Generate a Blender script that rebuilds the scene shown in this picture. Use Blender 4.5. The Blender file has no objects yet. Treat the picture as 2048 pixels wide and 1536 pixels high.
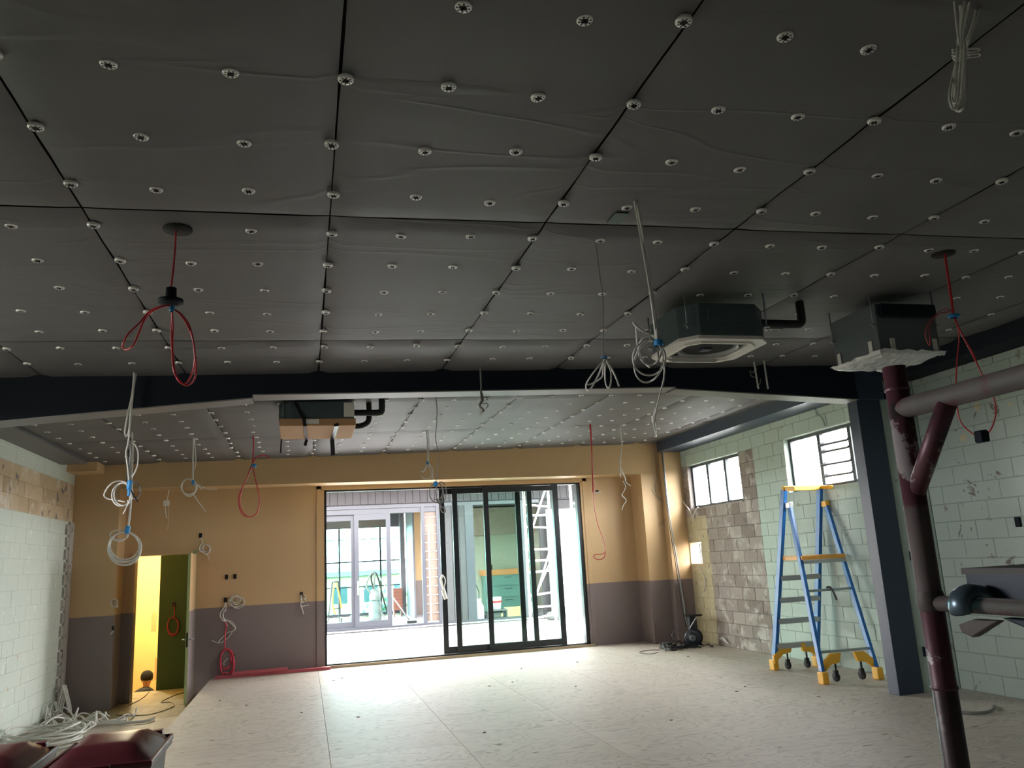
import bpy, math, random
from mathutils import Vector, Matrix
from mathutils.noise import noise as pnoise
random.seed(7)
S = bpy.context.scene
COL = S.collection

# ------------------------------------------------------------------ camera
FPX = 1616.9103; PITCH, ROLL, YAW = 0.213612, -0.054811, 0.256700
EYE = Vector((0, 0, 1.65))
_f = Vector((math.sin(YAW)*math.cos(PITCH), math.cos(YAW)*math.cos(PITCH), math.sin(PITCH)))
_r0 = Vector((math.cos(YAW), -math.sin(YAW), 0)); _u0 = _r0.cross(_f)
CR = _r0*math.cos(ROLL) + _u0*math.sin(ROLL)
CU = -_r0*math.sin(ROLL) + _u0*math.cos(ROLL)
CF = _f
cam = bpy.data.objects.new('camera', bpy.data.cameras.new('camera'))
COL.objects.link(cam)
cam.matrix_world = Matrix(((CR.x, CU.x, -CF.x, EYE.x), (CR.y, CU.y, -CF.y, EYE.y), (CR.z, CU.z, -CF.z, EYE.z), (0, 0, 0, 1)))
cam.data.sensor_width = 36; cam.data.lens = FPX*36/2048
cam.data.clip_start = 0.05; cam.data.clip_end = 500
S.camera = cam

# ------------------------------------------------------------------ light
S.view_settings.view_transform = 'Standard'; S.view_settings.look = 'None'
S.view_settings.gamma = 1; S.view_settings.use_curve_mapping = False
S.view_settings.exposure = 1.9
W = bpy.data.worlds.new('sky'); S.world = W; W.use_nodes = True
bg = W.node_tree.nodes['Background']; bg.inputs[1].default_value = 12.0
_g = W.node_tree.nodes.new('ShaderNodeTexCoord'); _s = W.node_tree.nodes.new('ShaderNodeSeparateXYZ'); _r = W.node_tree.nodes.new('ShaderNodeValToRGB')
W.node_tree.links.new(_g.outputs['Generated'], _s.inputs[0]); W.node_tree.links.new(_s.outputs[2], _r.inputs[0]); W.node_tree.links.new(_r.outputs[0], bg.inputs[0])
_r.color_ramp.elements[0].position = 0.0; _r.color_ramp.elements[0].color = (0.12, 0.115, 0.10, 1)      # hazy ground below the horizon
_r.color_ramp.elements[1].position = 0.012; _r.color_ramp.elements[1].color = (1.0, 0.965, 0.985, 1)     # even bright cloud above
def portal(loc, rot, sx, sy):
    l = bpy.data.lights.new('window_portal', 'AREA'); l.shape = 'RECTANGLE'; l.size = sx; l.size_y = sy
    l.cycles.is_portal = True
    o = bpy.data.objects.new('window_portal', l); COL.objects.link(o); o.location = loc; o.rotation_euler = rot
portal((2.75, 15.25, 1.55), (-math.pi/2, 0, 0), 4.9, 3.0)
portal((7.25, 13.05, 2.8), (0, math.pi/2, 0), 0.8, 1.9)
portal((7.25, 9.75, 2.8), (0, math.pi/2, 0), 0.8, 2.0)
for yy in (5.2,): portal((-3.85, yy, 2.75), (0, -math.pi/2, 0), 0.9, 2.0)  # portal for the added, unseen left wall opening that gives fill light
def lamp(name, loc, power, col, r=0.1):
    l = bpy.data.lights.new(name, 'POINT'); l.energy = power; l.color = col; l.shadow_soft_size = r
    o = bpy.data.objects.new(name, l); COL.objects.link(o); o.location = loc
lamp('stairwell_lamp', (-3.15, 17.6, 2.25), 60, (1.0, 0.90, 0.62))

# ------------------------------------------------------------------ pixel rays on real planes (photo frame 2048x1536)
def ray(x, y): return CF*FPX + CR*(x-1024) + CU*(768-y)
def PY(x, y, Y): d = ray(x, y); return EYE + d*(Y/d.y)
def PX(x, y, X): d = ray(x, y); return EYE + d*(X/d.x)
def PZ(x, y, Z): d = ray(x, y); return EYE + d*((Z-EYE.z)/d.z)
def ceilz(X, Y): return 3.45 + 0.0198*X + 0.0086*Y

# ------------------------------------------------------------------ materials
MATS = {}
class NT:
    def __init__(s, name):
        s.m = bpy.data.materials.new(name); s.m.use_nodes = True; s.t = s.m.node_tree; s.b = s.t.nodes['Principled BSDF']
    def n(s, typ, **kw):
        n = s.t.nodes.new(typ)
        for k, v in kw.items(): setattr(n, k, v)
        return n
    def l(s, a, b): s.t.links.new(a, b)
    def math(s, op, a, b=None, clamp=False):
        n = s.n('ShaderNodeMath', operation=op, use_clamp=clamp)
        for i, v in enumerate((a, b)):
            if v is None: continue
            if isinstance(v, (int, float)): n.inputs[i].default_value = v
            else: s.l(v, n.inputs[i])
        return n.outputs[0]
    def mix(s, fac, a, b):
        n = s.n('ShaderNodeMix', data_type='RGBA')
        for i, v in ((0, fac), (6, a), (7, b)):
            if isinstance(v, (int, float)): n.inputs[i].default_value = v
            elif isinstance(v, tuple): n.inputs[i].default_value = v if len(v) == 4 else v+(1,)
            else: s.l(v, n.inputs[i])
        return n.outputs[2]
    def noise(s, scale, detail=3, rough=0.55, vec=None, dist=0.0):
        n = s.n('ShaderNodeTexNoise'); n.inputs['Scale'].default_value = scale; n.inputs['Detail'].default_value = detail
        n.inputs['Roughness'].default_value = rough; n.inputs['Distortion'].default_value = dist
        s.l(vec if vec is not None else s.pos(), n.inputs['Vector']); return n.outputs[0]
    def pos(s):
        if not hasattr(s, '_p'): s._p = s.n('ShaderNodeNewGeometry').outputs['Position']
        return s._p
    def xyz(s):
        if not hasattr(s, '_x'): n = s.n('ShaderNodeSeparateXYZ'); s.l(s.pos(), n.inputs[0]); s._x = n.outputs
        return s._x
    def step(s, v, thr, w=0.01):   # 0 below thr, 1 above
        return s.math('MULTIPLY_ADD', s.math('SUBTRACT', v, thr), 1/w, True) if False else s.math('MAXIMUM', s.math('MINIMUM', s.math('MULTIPLY', s.math('SUBTRACT', v, thr), 1/w), 1.0), 0.0)
    def bump(s, h, strength=0.3, dist=0.01):
        n = s.n('ShaderNodeBump'); n.inputs['Strength'].default_value = strength; n.inputs['Distance'].default_value = dist
        s.l(h, n.inputs['Height']); s.l(n.outputs[0], s.b.inputs['Normal'])
    def scaled(s, v):
        n = s.n('ShaderNodeMapping'); n.inputs['Scale'].default_value = v; s.l(s.pos(), n.inputs[0]); return n.outputs[0]
    def col(s, c):
        if isinstance(c, tuple): s.b.inputs['Base Color'].default_value = c if len(c) == 4 else c+(1,)
        else: s.l(c, s.b.inputs['Base Color'])
    def rand(s): return s.n('ShaderNodeObjectInfo').outputs['Random']

def M(name, c=(0.5, 0.5, 0.5), rough=0.6, metal=0.0, var=0.12, scale=8, bump=0.0, bscale=40, spec=0.5, c2=None, thr=None):
    if name in MATS: return MATS[name]
    t = NT(name); t.b.inputs['Roughness'].default_value = rough; t.b.inputs['Metallic'].default_value = metal
    t.b.inputs['Specular IOR Level'].default_value = spec
    lo = tuple(x*(1-var) for x in c); hi = tuple(min(1, x*(1+var)) for x in c)
    cc = t.mix(t.noise(scale), lo, hi)
    if c2: cc = t.mix(t.step(t.noise(scale*1.7, 4), thr or 0.58, 0.06), cc, c2)
    t.col(cc)
    if bump: t.bump(t.noise(bscale, 4), bump)
    MATS[name] = t.m; return t.m

def two_tone():
    t = NT('two_tone_wall_paint'); z = t.xyz()[2]
    n = t.noise(1.3, 4)
    och = t.mix(n, (0.52, 0.350, 0.185), (0.58, 0.400, 0.215)); mau = t.mix(n, (0.200, 0.160, 0.155), (0.245, 0.198, 0.190))
    t.col(t.mix(t.step(z, 1.125, 0.006), mau, och)); t.b.inputs['Roughness'].default_value = 0.5
    t.b.inputs['Specular IOR Level'].default_value = 0.3
    t.bump(t.noise(25, 3), 0.05); return t.m
MATS['two_tone'] = two_tone()

def bare(t, warm=False):
    r = t.rand()
    a = t.mix(r, (0.20, 0.155, 0.13), (0.36, 0.31, 0.275)) if not warm else t.mix(r, (0.40, 0.29, 0.17), (0.56, 0.43, 0.28))
    n = t.noise(3.5, 5, 0.65, dist=0.6)
    a = t.mix(t.step(n, 0.53, 0.12), a, (0.50, 0.46, 0.42) if not warm else (0.62, 0.55, 0.46))
    return t.mix(t.step(t.noise(6, 4), 0.60, 0.08), a, (0.15, 0.12, 0.11))
def cmu_right(mort=False):
    t = NT('painted_block_right' if not mort else 'block_joints_right'); x, y, z = t.xyz()
    n = t.noise(2.2, 4); yj = t.math('ADD', y, t.math('MULTIPLY', t.math('SUBTRACT', n, 0.5), 0.06))
    g = t.mix(t.noise(1.2, 5), (0.42, 0.52, 0.465), (0.50, 0.59, 0.535))
    g = t.mix(t.step(t.noise(3.3, 5, 0.7), 0.635, 0.03), g, (0.30, 0.29, 0.25))
    # knocked paint and filler on the near bay
    near = t.step(t.math('MULTIPLY', y, -1), -7.9, 0.05)
    sc = t.math('MULTIPLY', t.step(t.noise(2.9, 5, 0.7, dist=0.5), 0.635, 0.02), near)
    g = t.mix(sc, g, (0.20, 0.19, 0.16))
    vo = t.n('ShaderNodeTexVoronoi'); vo.inputs['Scale'].default_value = 2.4; t.l(t.pos(), vo.inputs['Vector'])
    sp = t.math('MULTIPLY', t.step(t.math('MULTIPLY', vo.outputs['Distance'], -1), -0.13, 0.03), near)
    g = t.mix(sp, g, (0.62, 0.58, 0.38))
    b = bare(t) if not mort else t.mix(t.noise(9, 3), (0.11, 0.095, 0.085), (0.19, 0.165, 0.15))
    if mort: g = t.mix(0.45, g, (0.16, 0.20, 0.18))
    m = t.math('MULTIPLY', t.step(yj, 11.62, 0.04), t.step(t.math('MULTIPLY', z, -1), -3.2, 0.01))
    c = t.mix(m, g, b)
    o = t.mix(t.step(t.noise(4, 5, 0.7), 0.56, 0.05), (0.50, 0.43, 0.27), (0.60, 0.54, 0.38))
    o = t.mix(t.step(t.noise(5, 4), 0.63, 0.04), o, (0.25, 0.19, 0.14))
    m2 = t.math('MULTIPLY', t.step(yj, 13.42, 0.03), t.step(t.math('MULTIPLY', z, -1), -2.25, 0.02))
    t.col(t.mix(m2, c, o)); t.b.inputs['Roughness'].default_value = 0.65
    t.bump(t.noise(60, 4), 0.35, 0.004); return t.m
def cmu_left():
    t = NT('painted_block_left'); x, y, z = t.xyz()
    g = t.mix(t.noise(1.0, 5), (0.50, 0.56, 0.50), (0.60, 0.65, 0.585))
    g = t.mix(t.step(t.noise(9, 3, dist=0.3), 0.66, 0.02), g, (0.70, 0.72, 0.66))
    g = t.mix(t.step(t.noise(7, 3), 0.70, 0.02), g, (0.50, 0.40, 0.26))
    m = t.math('MULTIPLY', t.step(z, 2.6, 0.01), t.step(t.math('MULTIPLY', z, -1), -3.2, 0.01))
    t.col(t.mix(m, g, bare(t, True))); t.b.inputs['Roughness'].default_value = 0.6
    t.bump(t.noise(60, 4), 0.3, 0.004); return t.m
MATS['cmu_rj'] = cmu_right(True); MATS['cmu_r'] = cmu_right(); MATS['cmu_l'] = cmu_left()
MATS['mortar'] = M('mortar_joint', (0.27, 0.28, 0.25), 0.9, var=0.25)

def ply(name, c1, c2, dark):
    t = NT(name); r = t.rand()
    cb = t.n('ShaderNodeCombineXYZ'); t.l(t.math('MULTIPLY', r, 37.0), cb.inputs[0]); t.l(t.math('MULTIPLY', r, 11.0), cb.inputs[2])
    ad = t.n('ShaderNodeVectorMath', operation='ADD'); t.l(t.scaled((1.1, 3.4, 1)), ad.inputs[0]); t.l(cb.outputs[0], ad.inputs[1])
    h = t.noise(0.9, 3, 0.5, vec=ad.outputs[0], dist=0.8)
    wv = t.math('ABSOLUTE', t.math('SUBTRACT', t.math('FRACT', t.math('MULTIPLY', h, 16.0)), 0.5))
    base = t.mix(r, c1, c2)
    c = t.mix(t.math('MULTIPLY', t.step(wv, 0.30, 0.12), 0.55), base, tuple(v*0.62 for v in c1))
    c = t.mix(t.math('MULTIPLY', t.step(t.noise(1.4, 5, 0.65), 0.50, 0.20), 0.35), c, (0.60, 0.57, 0.52))
    kn = t.noise(5, 2, vec=t.scaled((1, 2.2, 1)))
    c = t.mix(t.step(kn, 0.70, 0.02), c, dark)
    t.col(c); t.b.inputs['Roughness'].default_value = 0.55; t.b.inputs['Specular IOR Level'].default_value = 0.35
    t.bump(t.noise(12, 3), 0.08); return t.m
MATS['ply'] = ply('plywood_sheet', (0.60, 0.535, 0.455), (0.68, 0.62, 0.54), (0.22, 0.16, 0.10))
MATS['ply_low'] = ply('olive_floor_sheet', (0.36, 0.30, 0.17), (0.40, 0.34, 0.20), (0.16, 0.12, 0.07))  # olive-brown tone for the boards around the doorway

def insul():
    t = NT('black_faced_insulation'); r = t.rand()
    a = t.mix(t.noise(0.7, 4, 0.6), (0.070, 0.068, 0.068), (0.115, 0.111, 0.110))
    a = t.mix(t.math('MULTIPLY', t.noise(260, 2), 0.5), a, (0.15, 0.148, 0.146))
    t.col(a); t.b.inputs['Roughness'].default_value = 0.62; t.b.inputs['Specular IOR Level'].default_value = 0.35
    w = t.noise(0.45, 2, 0.4, vec=t.scaled((0.8, 4.0, 1)), dist=1.0)
    ridge = t.math('SUBTRACT', 1.0, t.math('MINIMUM', t.math('MULTIPLY', t.math('ABSOLUTE', t.math('SUBTRACT', w, 0.5)), 40.0), 1.0))
    hh = t.math('ADD', t.math('MULTIPLY', ridge, 0.25), t.math('MULTIPLY', t.noise(1.6, 3), 0.6))
    t.bump(hh, 0.4, 0.02); return t.m
MATS['insul'] = insul()

def glass(name, tint, fac=0.10):
    t = NT(name); t.t.nodes.remove(t.b)
    out = t.t.nodes['Material Output']; tr = t.n('ShaderNodeBsdfTransparent'); tr.inputs[0].default_value = tint+(1,)
    gl = t.n('ShaderNodeBsdfGlossy'); gl.inputs['Roughness'].default_value = 0.02
    lw_ = t.n('ShaderNodeLayerWeight'); mx = t.n('ShaderNodeMixShader')
    t.l(t.math('ADD', t.math('MULTIPLY', t.math('POWER', lw_.outputs['Facing'], 5.0), 0.6), 0.035), mx.inputs[0]); t.l(tr.outputs[0], mx.inputs[1]); t.l(gl.outputs[0], mx.inputs[2]); t.l(mx.outputs[0], out.inputs[0]); return t.m
MATS['glass'] = glass('tinted_glass', (0.885, 0.955, 0.93)); MATS['glass_clear'] = glass('clear_glass', (0.94, 0.97, 0.96))
navy = M('dark_navy_paint', (0.030, 0.046, 0.080), 0.45, var=0.06)
black = M('black_paint', (0.006, 0.010, 0.017), 0.7, var=0.08, spec=0.2)
bulk = M('charcoal_bulkhead_paint', (0.060, 0.064, 0.072), 0.5, var=0.05)
frame_m = M('black_aluminium', (0.014, 0.018, 0.020), 0.32, var=0.05)
fac_m = M('grey_blue_aluminium', (0.015, 0.0175, 0.024), 0.4, var=0.05)
steel = M('galvanised_steel', (0.30, 0.34, 0.36), 0.38, 0.6, var=0.12)
greysteel = M('grey_sheet_metal', (0.085, 0.12, 0.125), 0.4, 0.3, var=0.06)
whitep = M('white_plastic', (0.78, 0.76, 0.70), 0.4, var=0.04)
cablew = M('white_cable_sheath', (0.66, 0.65, 0.60), 0.45, var=0.06)
cableg = M('grey_cable_sheath', (0.20, 0.20, 0.19), 0.45, var=0.08)
cabler = M('red_cable_sheath', (0.50, 0.028, 0.035), 0.35, var=0.1)
cablep = M('pink_red_cable_sheath', (0.75, 0.06, 0.10), 0.4, var=0.1)
cableb = M('black_cable_sheath', (0.012, 0.013, 0.015), 0.4, var=0.1)
tapeb = M('blue_tape', (0.02, 0.24, 0.55), 0.45, var=0.1)
foam = M('black_pipe_foam', (0.012, 0.014, 0.016), 0.75, var=0.2)
rubber = M('black_rubber', (0.012, 0.012, 0.013), 0.7)
dark_hole = M('dark_cavity', (0.008, 0.008, 0.008), 0.9)
card = M('cardboard', (0.50, 0.29, 0.145), 0.8, var=0.08)
yel = M('yellow_plastic', (0.80, 0.42, 0.03), 0.45, var=0.08)
fibre = M('blue_fibreglass', (0.008, 0.13, 0.42), 0.4, var=0.1)
alu = M('aluminium', (0.42, 0.43, 0.43), 0.4, 0.7, var=0.08)
pinkt = M('red_stained_timber', (0.50, 0.10, 0.12), 0.6, var=0.15)
binlid = M('maroon_bin_lid', (0.075, 0.006, 0.012), 0.32, var=0.12)
binbody = M('dark_green_bin_body', (0.020, 0.028, 0.028), 0.38, var=0.1)
white_wall = M('white_render', (0.62, 0.62, 0.60), 0.8, var=0.06)
render_m = M('raw_render_strip', (0.40, 0.37, 0.33), 0.85, var=0.2, c2=(0.20, 0.17, 0.15))

# ------------------------------------------------------------------ mesh builder
class MB:
    def __init__(s): s.v = []; s.f = []; s.mi = []; s.sm = []; s.cur = 0
    def face(s, idx, smooth=False): s.f.append(idx); s.mi.append(s.cur); s.sm.append(smooth)
    def box(s, x0, x1, y0, y1, z0, z1):
        b = len(s.v); s.v += [(x0,y0,z0),(x1,y0,z0),(x1,y1,z0),(x0,y1,z0),(x0,y0,z1),(x1,y0,z1),(x1,y1,z1),(x0,y1,z1)]
        for q in ((0,3,2,1),(4,5,6,7),(0,1,5,4),(1,2,6,5),(2,3,7,6),(3,0,4,7)): s.face(tuple(b+i for i in q))
        return s
    def obox(s, a, b, wx, wz, side=None):  # bar from a to b with rectangular section
        a = Vector(a); b = Vector(b); d = (b-a).normalized()
        sd = Vector(side) if side is not None else (Vector((1,0,0)) if abs(d.x) < 0.9 else Vector((0,1,0)))
        sd = (sd - d*sd.dot(d)).normalized(); up = d.cross(sd)
        n = len(s.v)
        for p in (a, b):
            for i, j in ((-1,-1),(1,-1),(1,1),(-1,1)): s.v.append(tuple(p + sd*(i*wx/2) + up*(j*wz/2)))
        for q in ((0,1,2,3),(7,6,5,4),(0,4,5,1),(1,5,6,2),(2,6,7,3),(3,7,4,0)): s.face(tuple(n+i for i in q))
        return s
    def prism(s, poly, h, axis='z', base=0.0):  # poly of 2D points extruded
        n = len(s.v); k = len(poly)
        for t in (base, base+h):
            for (a, b) in poly: s.v.append({'z': (a,b,t), 'y': (a,t,b), 'x': (t,a,b)}[axis])
        s.face(tuple(n+i for i in reversed(range(k)))); s.face(tuple(n+k+i for i in range(k)))
        for i in range(k): j = (i+1) % k; s.face((n+i, n+j, n+k+j, n+k+i))
        return s
    def tube(s, pts, r, n=6, closed=False, flat=1.0):
        pts = [Vector(p) for p in pts]
        if len(pts) < 2: return s
        t0 = (pts[1]-pts[0]).normalized(); ref = Vector((0,0,1)) if abs(t0.z) < 0.9 else Vector((1,0,0))
        nrm = (ref - t0*ref.dot(t0)).normalized(); base = len(s.v); m = len(pts)
        for i, p in enumerate(pts):
            a = pts[max(i-1,0)]; b = pts[min(i+1,m-1)]; t = (b-a)
            if t.length < 1e-9: t = t0
            t = t.normalized(); nrm = nrm - t*nrm.dot(t)
            nrm = nrm.normalized() if nrm.length > 1e-6 else t.orthogonal().normalized()
            bi = t.cross(nrm); rr = r[i] if isinstance(r, (list, tuple)) else r
            for k in range(n):
                an = 2*math.pi*k/n; s.v.append(tuple(p + nrm*(math.cos(an)*rr) + bi*(math.sin(an)*rr*flat)))
        for i in range(m-1):
            for k in range(n):
                k2 = (k+1) % n; s.face((base+i*n+k, base+i*n+k2, base+(i+1)*n+k2, base+(i+1)*n+k), True)
        s.face(tuple(base+k for k in reversed(range(n)))); s.face(tuple(base+(m-1)*n+k for k in range(n)))
        return s
    def cyl(s, a, b, r, r2=None, n=20):
        a = Vector(a); b = Vector(b); return s.tube([a, b], [r, r if r2 is None else r2], n)
    def lathe(s, prof, o, axis=(0,0,1), n=24):  # prof: list (radius, height)
        ax = Vector(axis).normalized(); u = ax.orthogonal().normalized(); w = ax.cross(u); o = Vector(o); base = len(s.v)
        for r, h in prof:
            for k in range(n):
                an = 2*math.pi*k/n; s.v.append(tuple(o + ax*h + u*(math.cos(an)*r) + w*(math.sin(an)*r)))
        for i in range(len(prof)-1):
            for k in range(n):
                k2 = (k+1) % n; s.face((base+i*n+k, base+i*n+k2, base+(i+1)*n+k2, base+(i+1)*n+k), True)
        return s
    def mesh(s, name, mats):
        me = bpy.data.meshes.new(name); me.from_pydata(s.v, [], s.f)
        for m in (mats if isinstance(mats, (list, tuple)) else [mats]): me.materials.append(m)
        me.polygons.foreach_set('material_index', s.mi); me.polygons.foreach_set('use_smooth', s.sm); me.update(); return me

WOFF = {}
def woff(o): return WOFF.get(o.name, Vector((0,0,0))) if o else Vector((0,0,0))
def thing(name, label, cat, loc=(0,0,0), group=None):
    o = bpy.data.objects.new(name, None); COL.objects.link(o); o.location = loc; o.empty_display_size = 0.1
    WOFF[o.name] = Vector(loc); o['label'] = label; o['category'] = cat
    if group: o['group'] = group
    return o
def obj(name, mb, mats, parent=None, bevel=0, label=None, kind=None):   # vertices are world coordinates
    me = mb.mesh(name, mats) if isinstance(mb, MB) else mb
    o = bpy.data.objects.new(name, me); COL.objects.link(o)
    if parent: o.parent = parent; o.location = -woff(parent)
    if bevel:
        b = o.modifiers.new('bevel', 'BEVEL'); b.width = bevel; b.segments = 2; b.limit_method = 'ANGLE'; b.angle_limit = 0.7
    if label: o['label'] = label
    if kind: o['kind'] = kind
    return o
def inst(name, me, loc, parent=None, rot=None):
    o = bpy.data.objects.new(name, me); COL.objects.link(o)
    if parent: o.parent = parent
    o.location = Vector(loc) - woff(parent)
    if rot: o.rotation_euler = rot
    return o
def tag(o, label, cat, group=None):
    o['label'] = label; o['category'] = cat
    if group: o['group'] = group
    return o
def struct(name, mb=None, mats=None, parent=None, bevel=0):
    if mb is None:
        o = bpy.data.objects.new(name, None); COL.objects.link(o)
    else: o = obj(name, mb, mats, parent, bevel)
    o['kind'] = 'structure'; return o
def smooth(pts, sub=5):
    P = [Vector(p) for p in pts]
    if len(P) < 3: return P
    out = []
    for i in range(len(P)-1):
        p0 = P[max(i-1,0)]; p1 = P[i]; p2 = P[i+1]; p3 = P[min(i+2,len(P)-1)]
        for k in range(sub):
            t = k/sub; t2 = t*t; t3 = t2*t
            out.append(0.5*((2*p1)+(-p0+p2)*t+(2*p0-5*p1+4*p2-p3)*t2+(-p0+3*p1-3*p2+p3)*t3))
    out.append(P[-1]); return out

# ================================================================== STRUCTURE
RX = 7.0; LX = -3.6; D1 = 14.4; D2 = 14.95; LOW = -0.28
# ---- floor: joisted deck carrying plywood sheets
fl = struct('floor', MB().box(-1.46, RX+0.2, -4.0, D2+0.06, -0.2, -0.02), M('floor_substrate', (0.10, 0.085, 0.065), 0.9))
MATS['edge'] = M('dark_timber_edge', (0.12, 0.09, 0.06), 0.8)  # plain dark brown for the floor bases
sheet_cache = {}
def sheet(w, d, th=0.0185):
    k = (round(w, 3), round(d, 3))
    if k not in sheet_cache: sheet_cache[k] = MB().box(0.0025, w-0.0025, 0.0025, d-0.0025, -th, 0).mesh('plywood_sheet', MATS['ply'])
    return sheet_cache[k]
row = 0
xs = [-1.5, 0.22, 1.42, 2.62, 3.82, 5.02, 6.22, 7.0]
for c in range(len(xs)-1):
    y = -4.0 + (0.0 if c % 2 else -1.2)
    while y < D2+0.05:
        a = max(y, -4.0); b = min(y+2.4, D2+0.05)
        if b-a > 0.05: inst('plywood_sheet', sheet(xs[c+1]-xs[c], b-a), (xs[c], a, 0), fl)
        y += 2.4
# lower floor on the left with its hallway
lf = struct('floor', MB().box(LX-0.1, -1.46, -4.0, 16.3, -0.5, LOW-0.02), MATS['edge'])
for (x0, x1, y0, y1) in ((-3.6,-2.4,-4,-1.6),(-2.4,-1.46,-4,-0.4),(-3.6,-2.4,-1.6,0.8),(-2.4,-1.46,-0.4,2.0),(-3.6,-2.4,0.8,3.2),(-2.4,-1.46,2.0,4.4),(-3.6,-2.4,3.2,5.6),(-2.4,-1.46,4.4,6.8),(-3.6,-2.4,5.6,8.0),
        (-2.4,-1.46,6.8,9.2),(-3.6,-2.4,8.0,10.4),(-2.4,-1.46,9.2,11.6),(-3.6,-2.4,10.4,12.95),(-2.4,-1.46,11.6,13.1)):
    inst('plywood_sheet', sheet(x1-x0, y1-y0), (x0, y0, LOW), lf)
low_me = {}
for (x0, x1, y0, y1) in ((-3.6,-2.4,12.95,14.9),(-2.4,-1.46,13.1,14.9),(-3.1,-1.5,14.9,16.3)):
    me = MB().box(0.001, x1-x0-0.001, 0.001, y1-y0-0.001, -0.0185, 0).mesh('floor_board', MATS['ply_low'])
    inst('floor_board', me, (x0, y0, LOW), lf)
# ---- ceiling slab, insulation blankets and washers
cz = lambda x, y: ceilz(x, y)
mb = MB()
X0, X1, Y0, Y1 = -3.8, 7.2, -4.1, 15.2
n = len(mb.v); mb.v += [(X0,Y0,cz(X0,Y0)+0.06),(X1,Y0,cz(X1,Y0)+0.06),(X1,Y1,cz(X1,Y1)+0.06),(X0,Y1,cz(X0,Y1)+0.06),(X0,Y0,4.2),(X1,Y0,4.2),(X1,Y1,4.2),(X0,Y1,4.2)]
for q in ((0,3,2,1),(4,5,6,7),(0,1,5,4),(1,2,6,5),(2,3,7,6),(3,0,4,7)): mb.face(tuple(n+i for i in q))
ce = struct('ceiling', mb, dark_hole)
jx = [0.13+1.215*k for k in range(-4, 7)]; jx = [-3.6]+[v for v in jx if -3.5 < v < 6.9]+[7.0]
WASH_PULL = []
def wash_rows():
    pts = []
    for j in range(-5, 25):
        for i in range(-10, 18):
            X = 0.134+0.4*i; Y = 2.839+0.503*j
            if not (-3.45 < X < 6.75 and 1.6 < Y < 14.2): continue
            if 7.75 < Y < 8.3: continue
            X += random.gauss(0, 0.012); Y += random.gauss(0, 0.014)
            pts.append((X, Y))
    return pts
wp = wash_rows()
def pt_in(x, y, a): return any((x-q[0])**2+(y-q[1])**2 < a*a for q in holes)
holes = [(-0.66,4.34),(4.31,4.40)]
for (ya, yb) in ((-4.0,-0.92),(-0.92,1.62),(1.62,4.16),(4.16,6.73),(6.73,9.30),(9.30,11.87),(11.87,14.95)):
    for c in range(len(jx)-1):
        xa, xb = jx[c]+0.003, jx[c+1]-0.003; y0, y1 = ya+0.004, yb-0.004
        m = MB(); nx, ny = 13, 25
        for j in range(ny+1):
            for i in range(nx+1):
                u, v = i/nx, j/ny; x = xa+(xb-xa)*u; y = y0+(y1-y0)*v
                e = min(u, 1-u)*(xb-xa); e2 = min(v, 1-v)*(y1-y0)
                z = cz(x, y) + 0.006*pnoise(Vector((x*1.1, y*2.3, 3))) + 0.004*pnoise(Vector((x*0.8, y*6.0, 9)))
                z += 0.004*math.exp(-e/0.02) + 0.003*math.exp(-e2/0.02) + (0.02 if e < 0.001 or e2 < 0.001 else 0)
                jitter = 0.004*pnoise(Vector((x*3, y*3, 5)))
                if e < 0.001: x += (jitter+0.002)*(1 if u < 0.5 else -1)
                if e2 < 0.001: y += (jitter+0.003)*(1 if v < 0.5 else -1)
                m.v.append((x, y, z))
        for j in range(ny):
            for i in range(nx):
                a = j*(nx+1)+i; m.face((a, a+nx+1, a+nx+2, a+1), True)
        obj('insulation_panel', m, MATS['insul'], ce)
# washer: pressed disc with dark cross recess and eight slots
def washer_mesh():
    silver = M('zinc_washer', (0.75, 0.75, 0.72), 0.35, 0.3, var=0.05)
    m = MB(); n = 24
    m.lathe([(0.001,-0.004),(0.010,-0.004),(0.012,-0.009),(0.027,-0.009),(0.031,-0.004),(0.031,0.006)], (0,0,0), (0,0,1), n)
    m.cur = 1
    for k in range(8):
        a = math.pi/4*k+0.39; c, s_ = math.cos(a), math.sin(a); b = len(m.v)
        for (r, t) in ((0.0175,-0.0030),(0.0240,-0.0040),(0.0240,0.0040),(0.0175,0.0030)):
            m.v.append((c*r-s_*t, s_*r+c*t, -0.0096))
        m.face((b,b+3,b+2,b+1))
    m.box(-0.014,0.014,-0.0055,0.0055,-0.0108,-0.004); m.box(-0.0055,0.0055,-0.014,0.014,-0.0108,-0.004)
    return m.mesh('washer', [silver, dark_hole])
wme = washer_mesh(); wcount = 0; rest_w = MB(); cand = []
for (X, Y) in wp:
    if pt_in(X, Y, 0.1) or X > 6.45 or X < -3.2 or (4.4 < X < 5.0 and 5.2 < Y < 5.9): continue
    d = Vector((X, Y, cz(X, Y)))-EYE; w_ = d.dot(CF); u_ = 1024+FPX*d.dot(CR)/w_ if w_ > 0.3 else -9999; v_ = 768-FPX*d.dot(CU)/w_ if w_ > 0.3 else -9999
    if -60 < u_ < 2110 and -60 < v_ < 1600: cand.append((w_, X, Y))
cand.sort()
for k_, (w_, X, Y) in enumerate(cand):
    if k_ < 300:
        o = inst('washer', wme, (X, Y, cz(X, Y)+0.002), ce); o.rotation_euler = (random.gauss(0, 0.07), random.gauss(0, 0.05), random.random()*3); wcount += 1
    else:
        rest_w.cur = 0; rest_w.lathe([(0.010,-0.009),(0.027,-0.009),(0.031,0.004)], (X, Y, cz(X, Y)), (0,0,1), 10); rest_w.cur = 1; rest_w.lathe([(0.001,-0.008),(0.010,-0.009)], (X, Y, cz(X, Y)), (0,0,1), 8)
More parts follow.
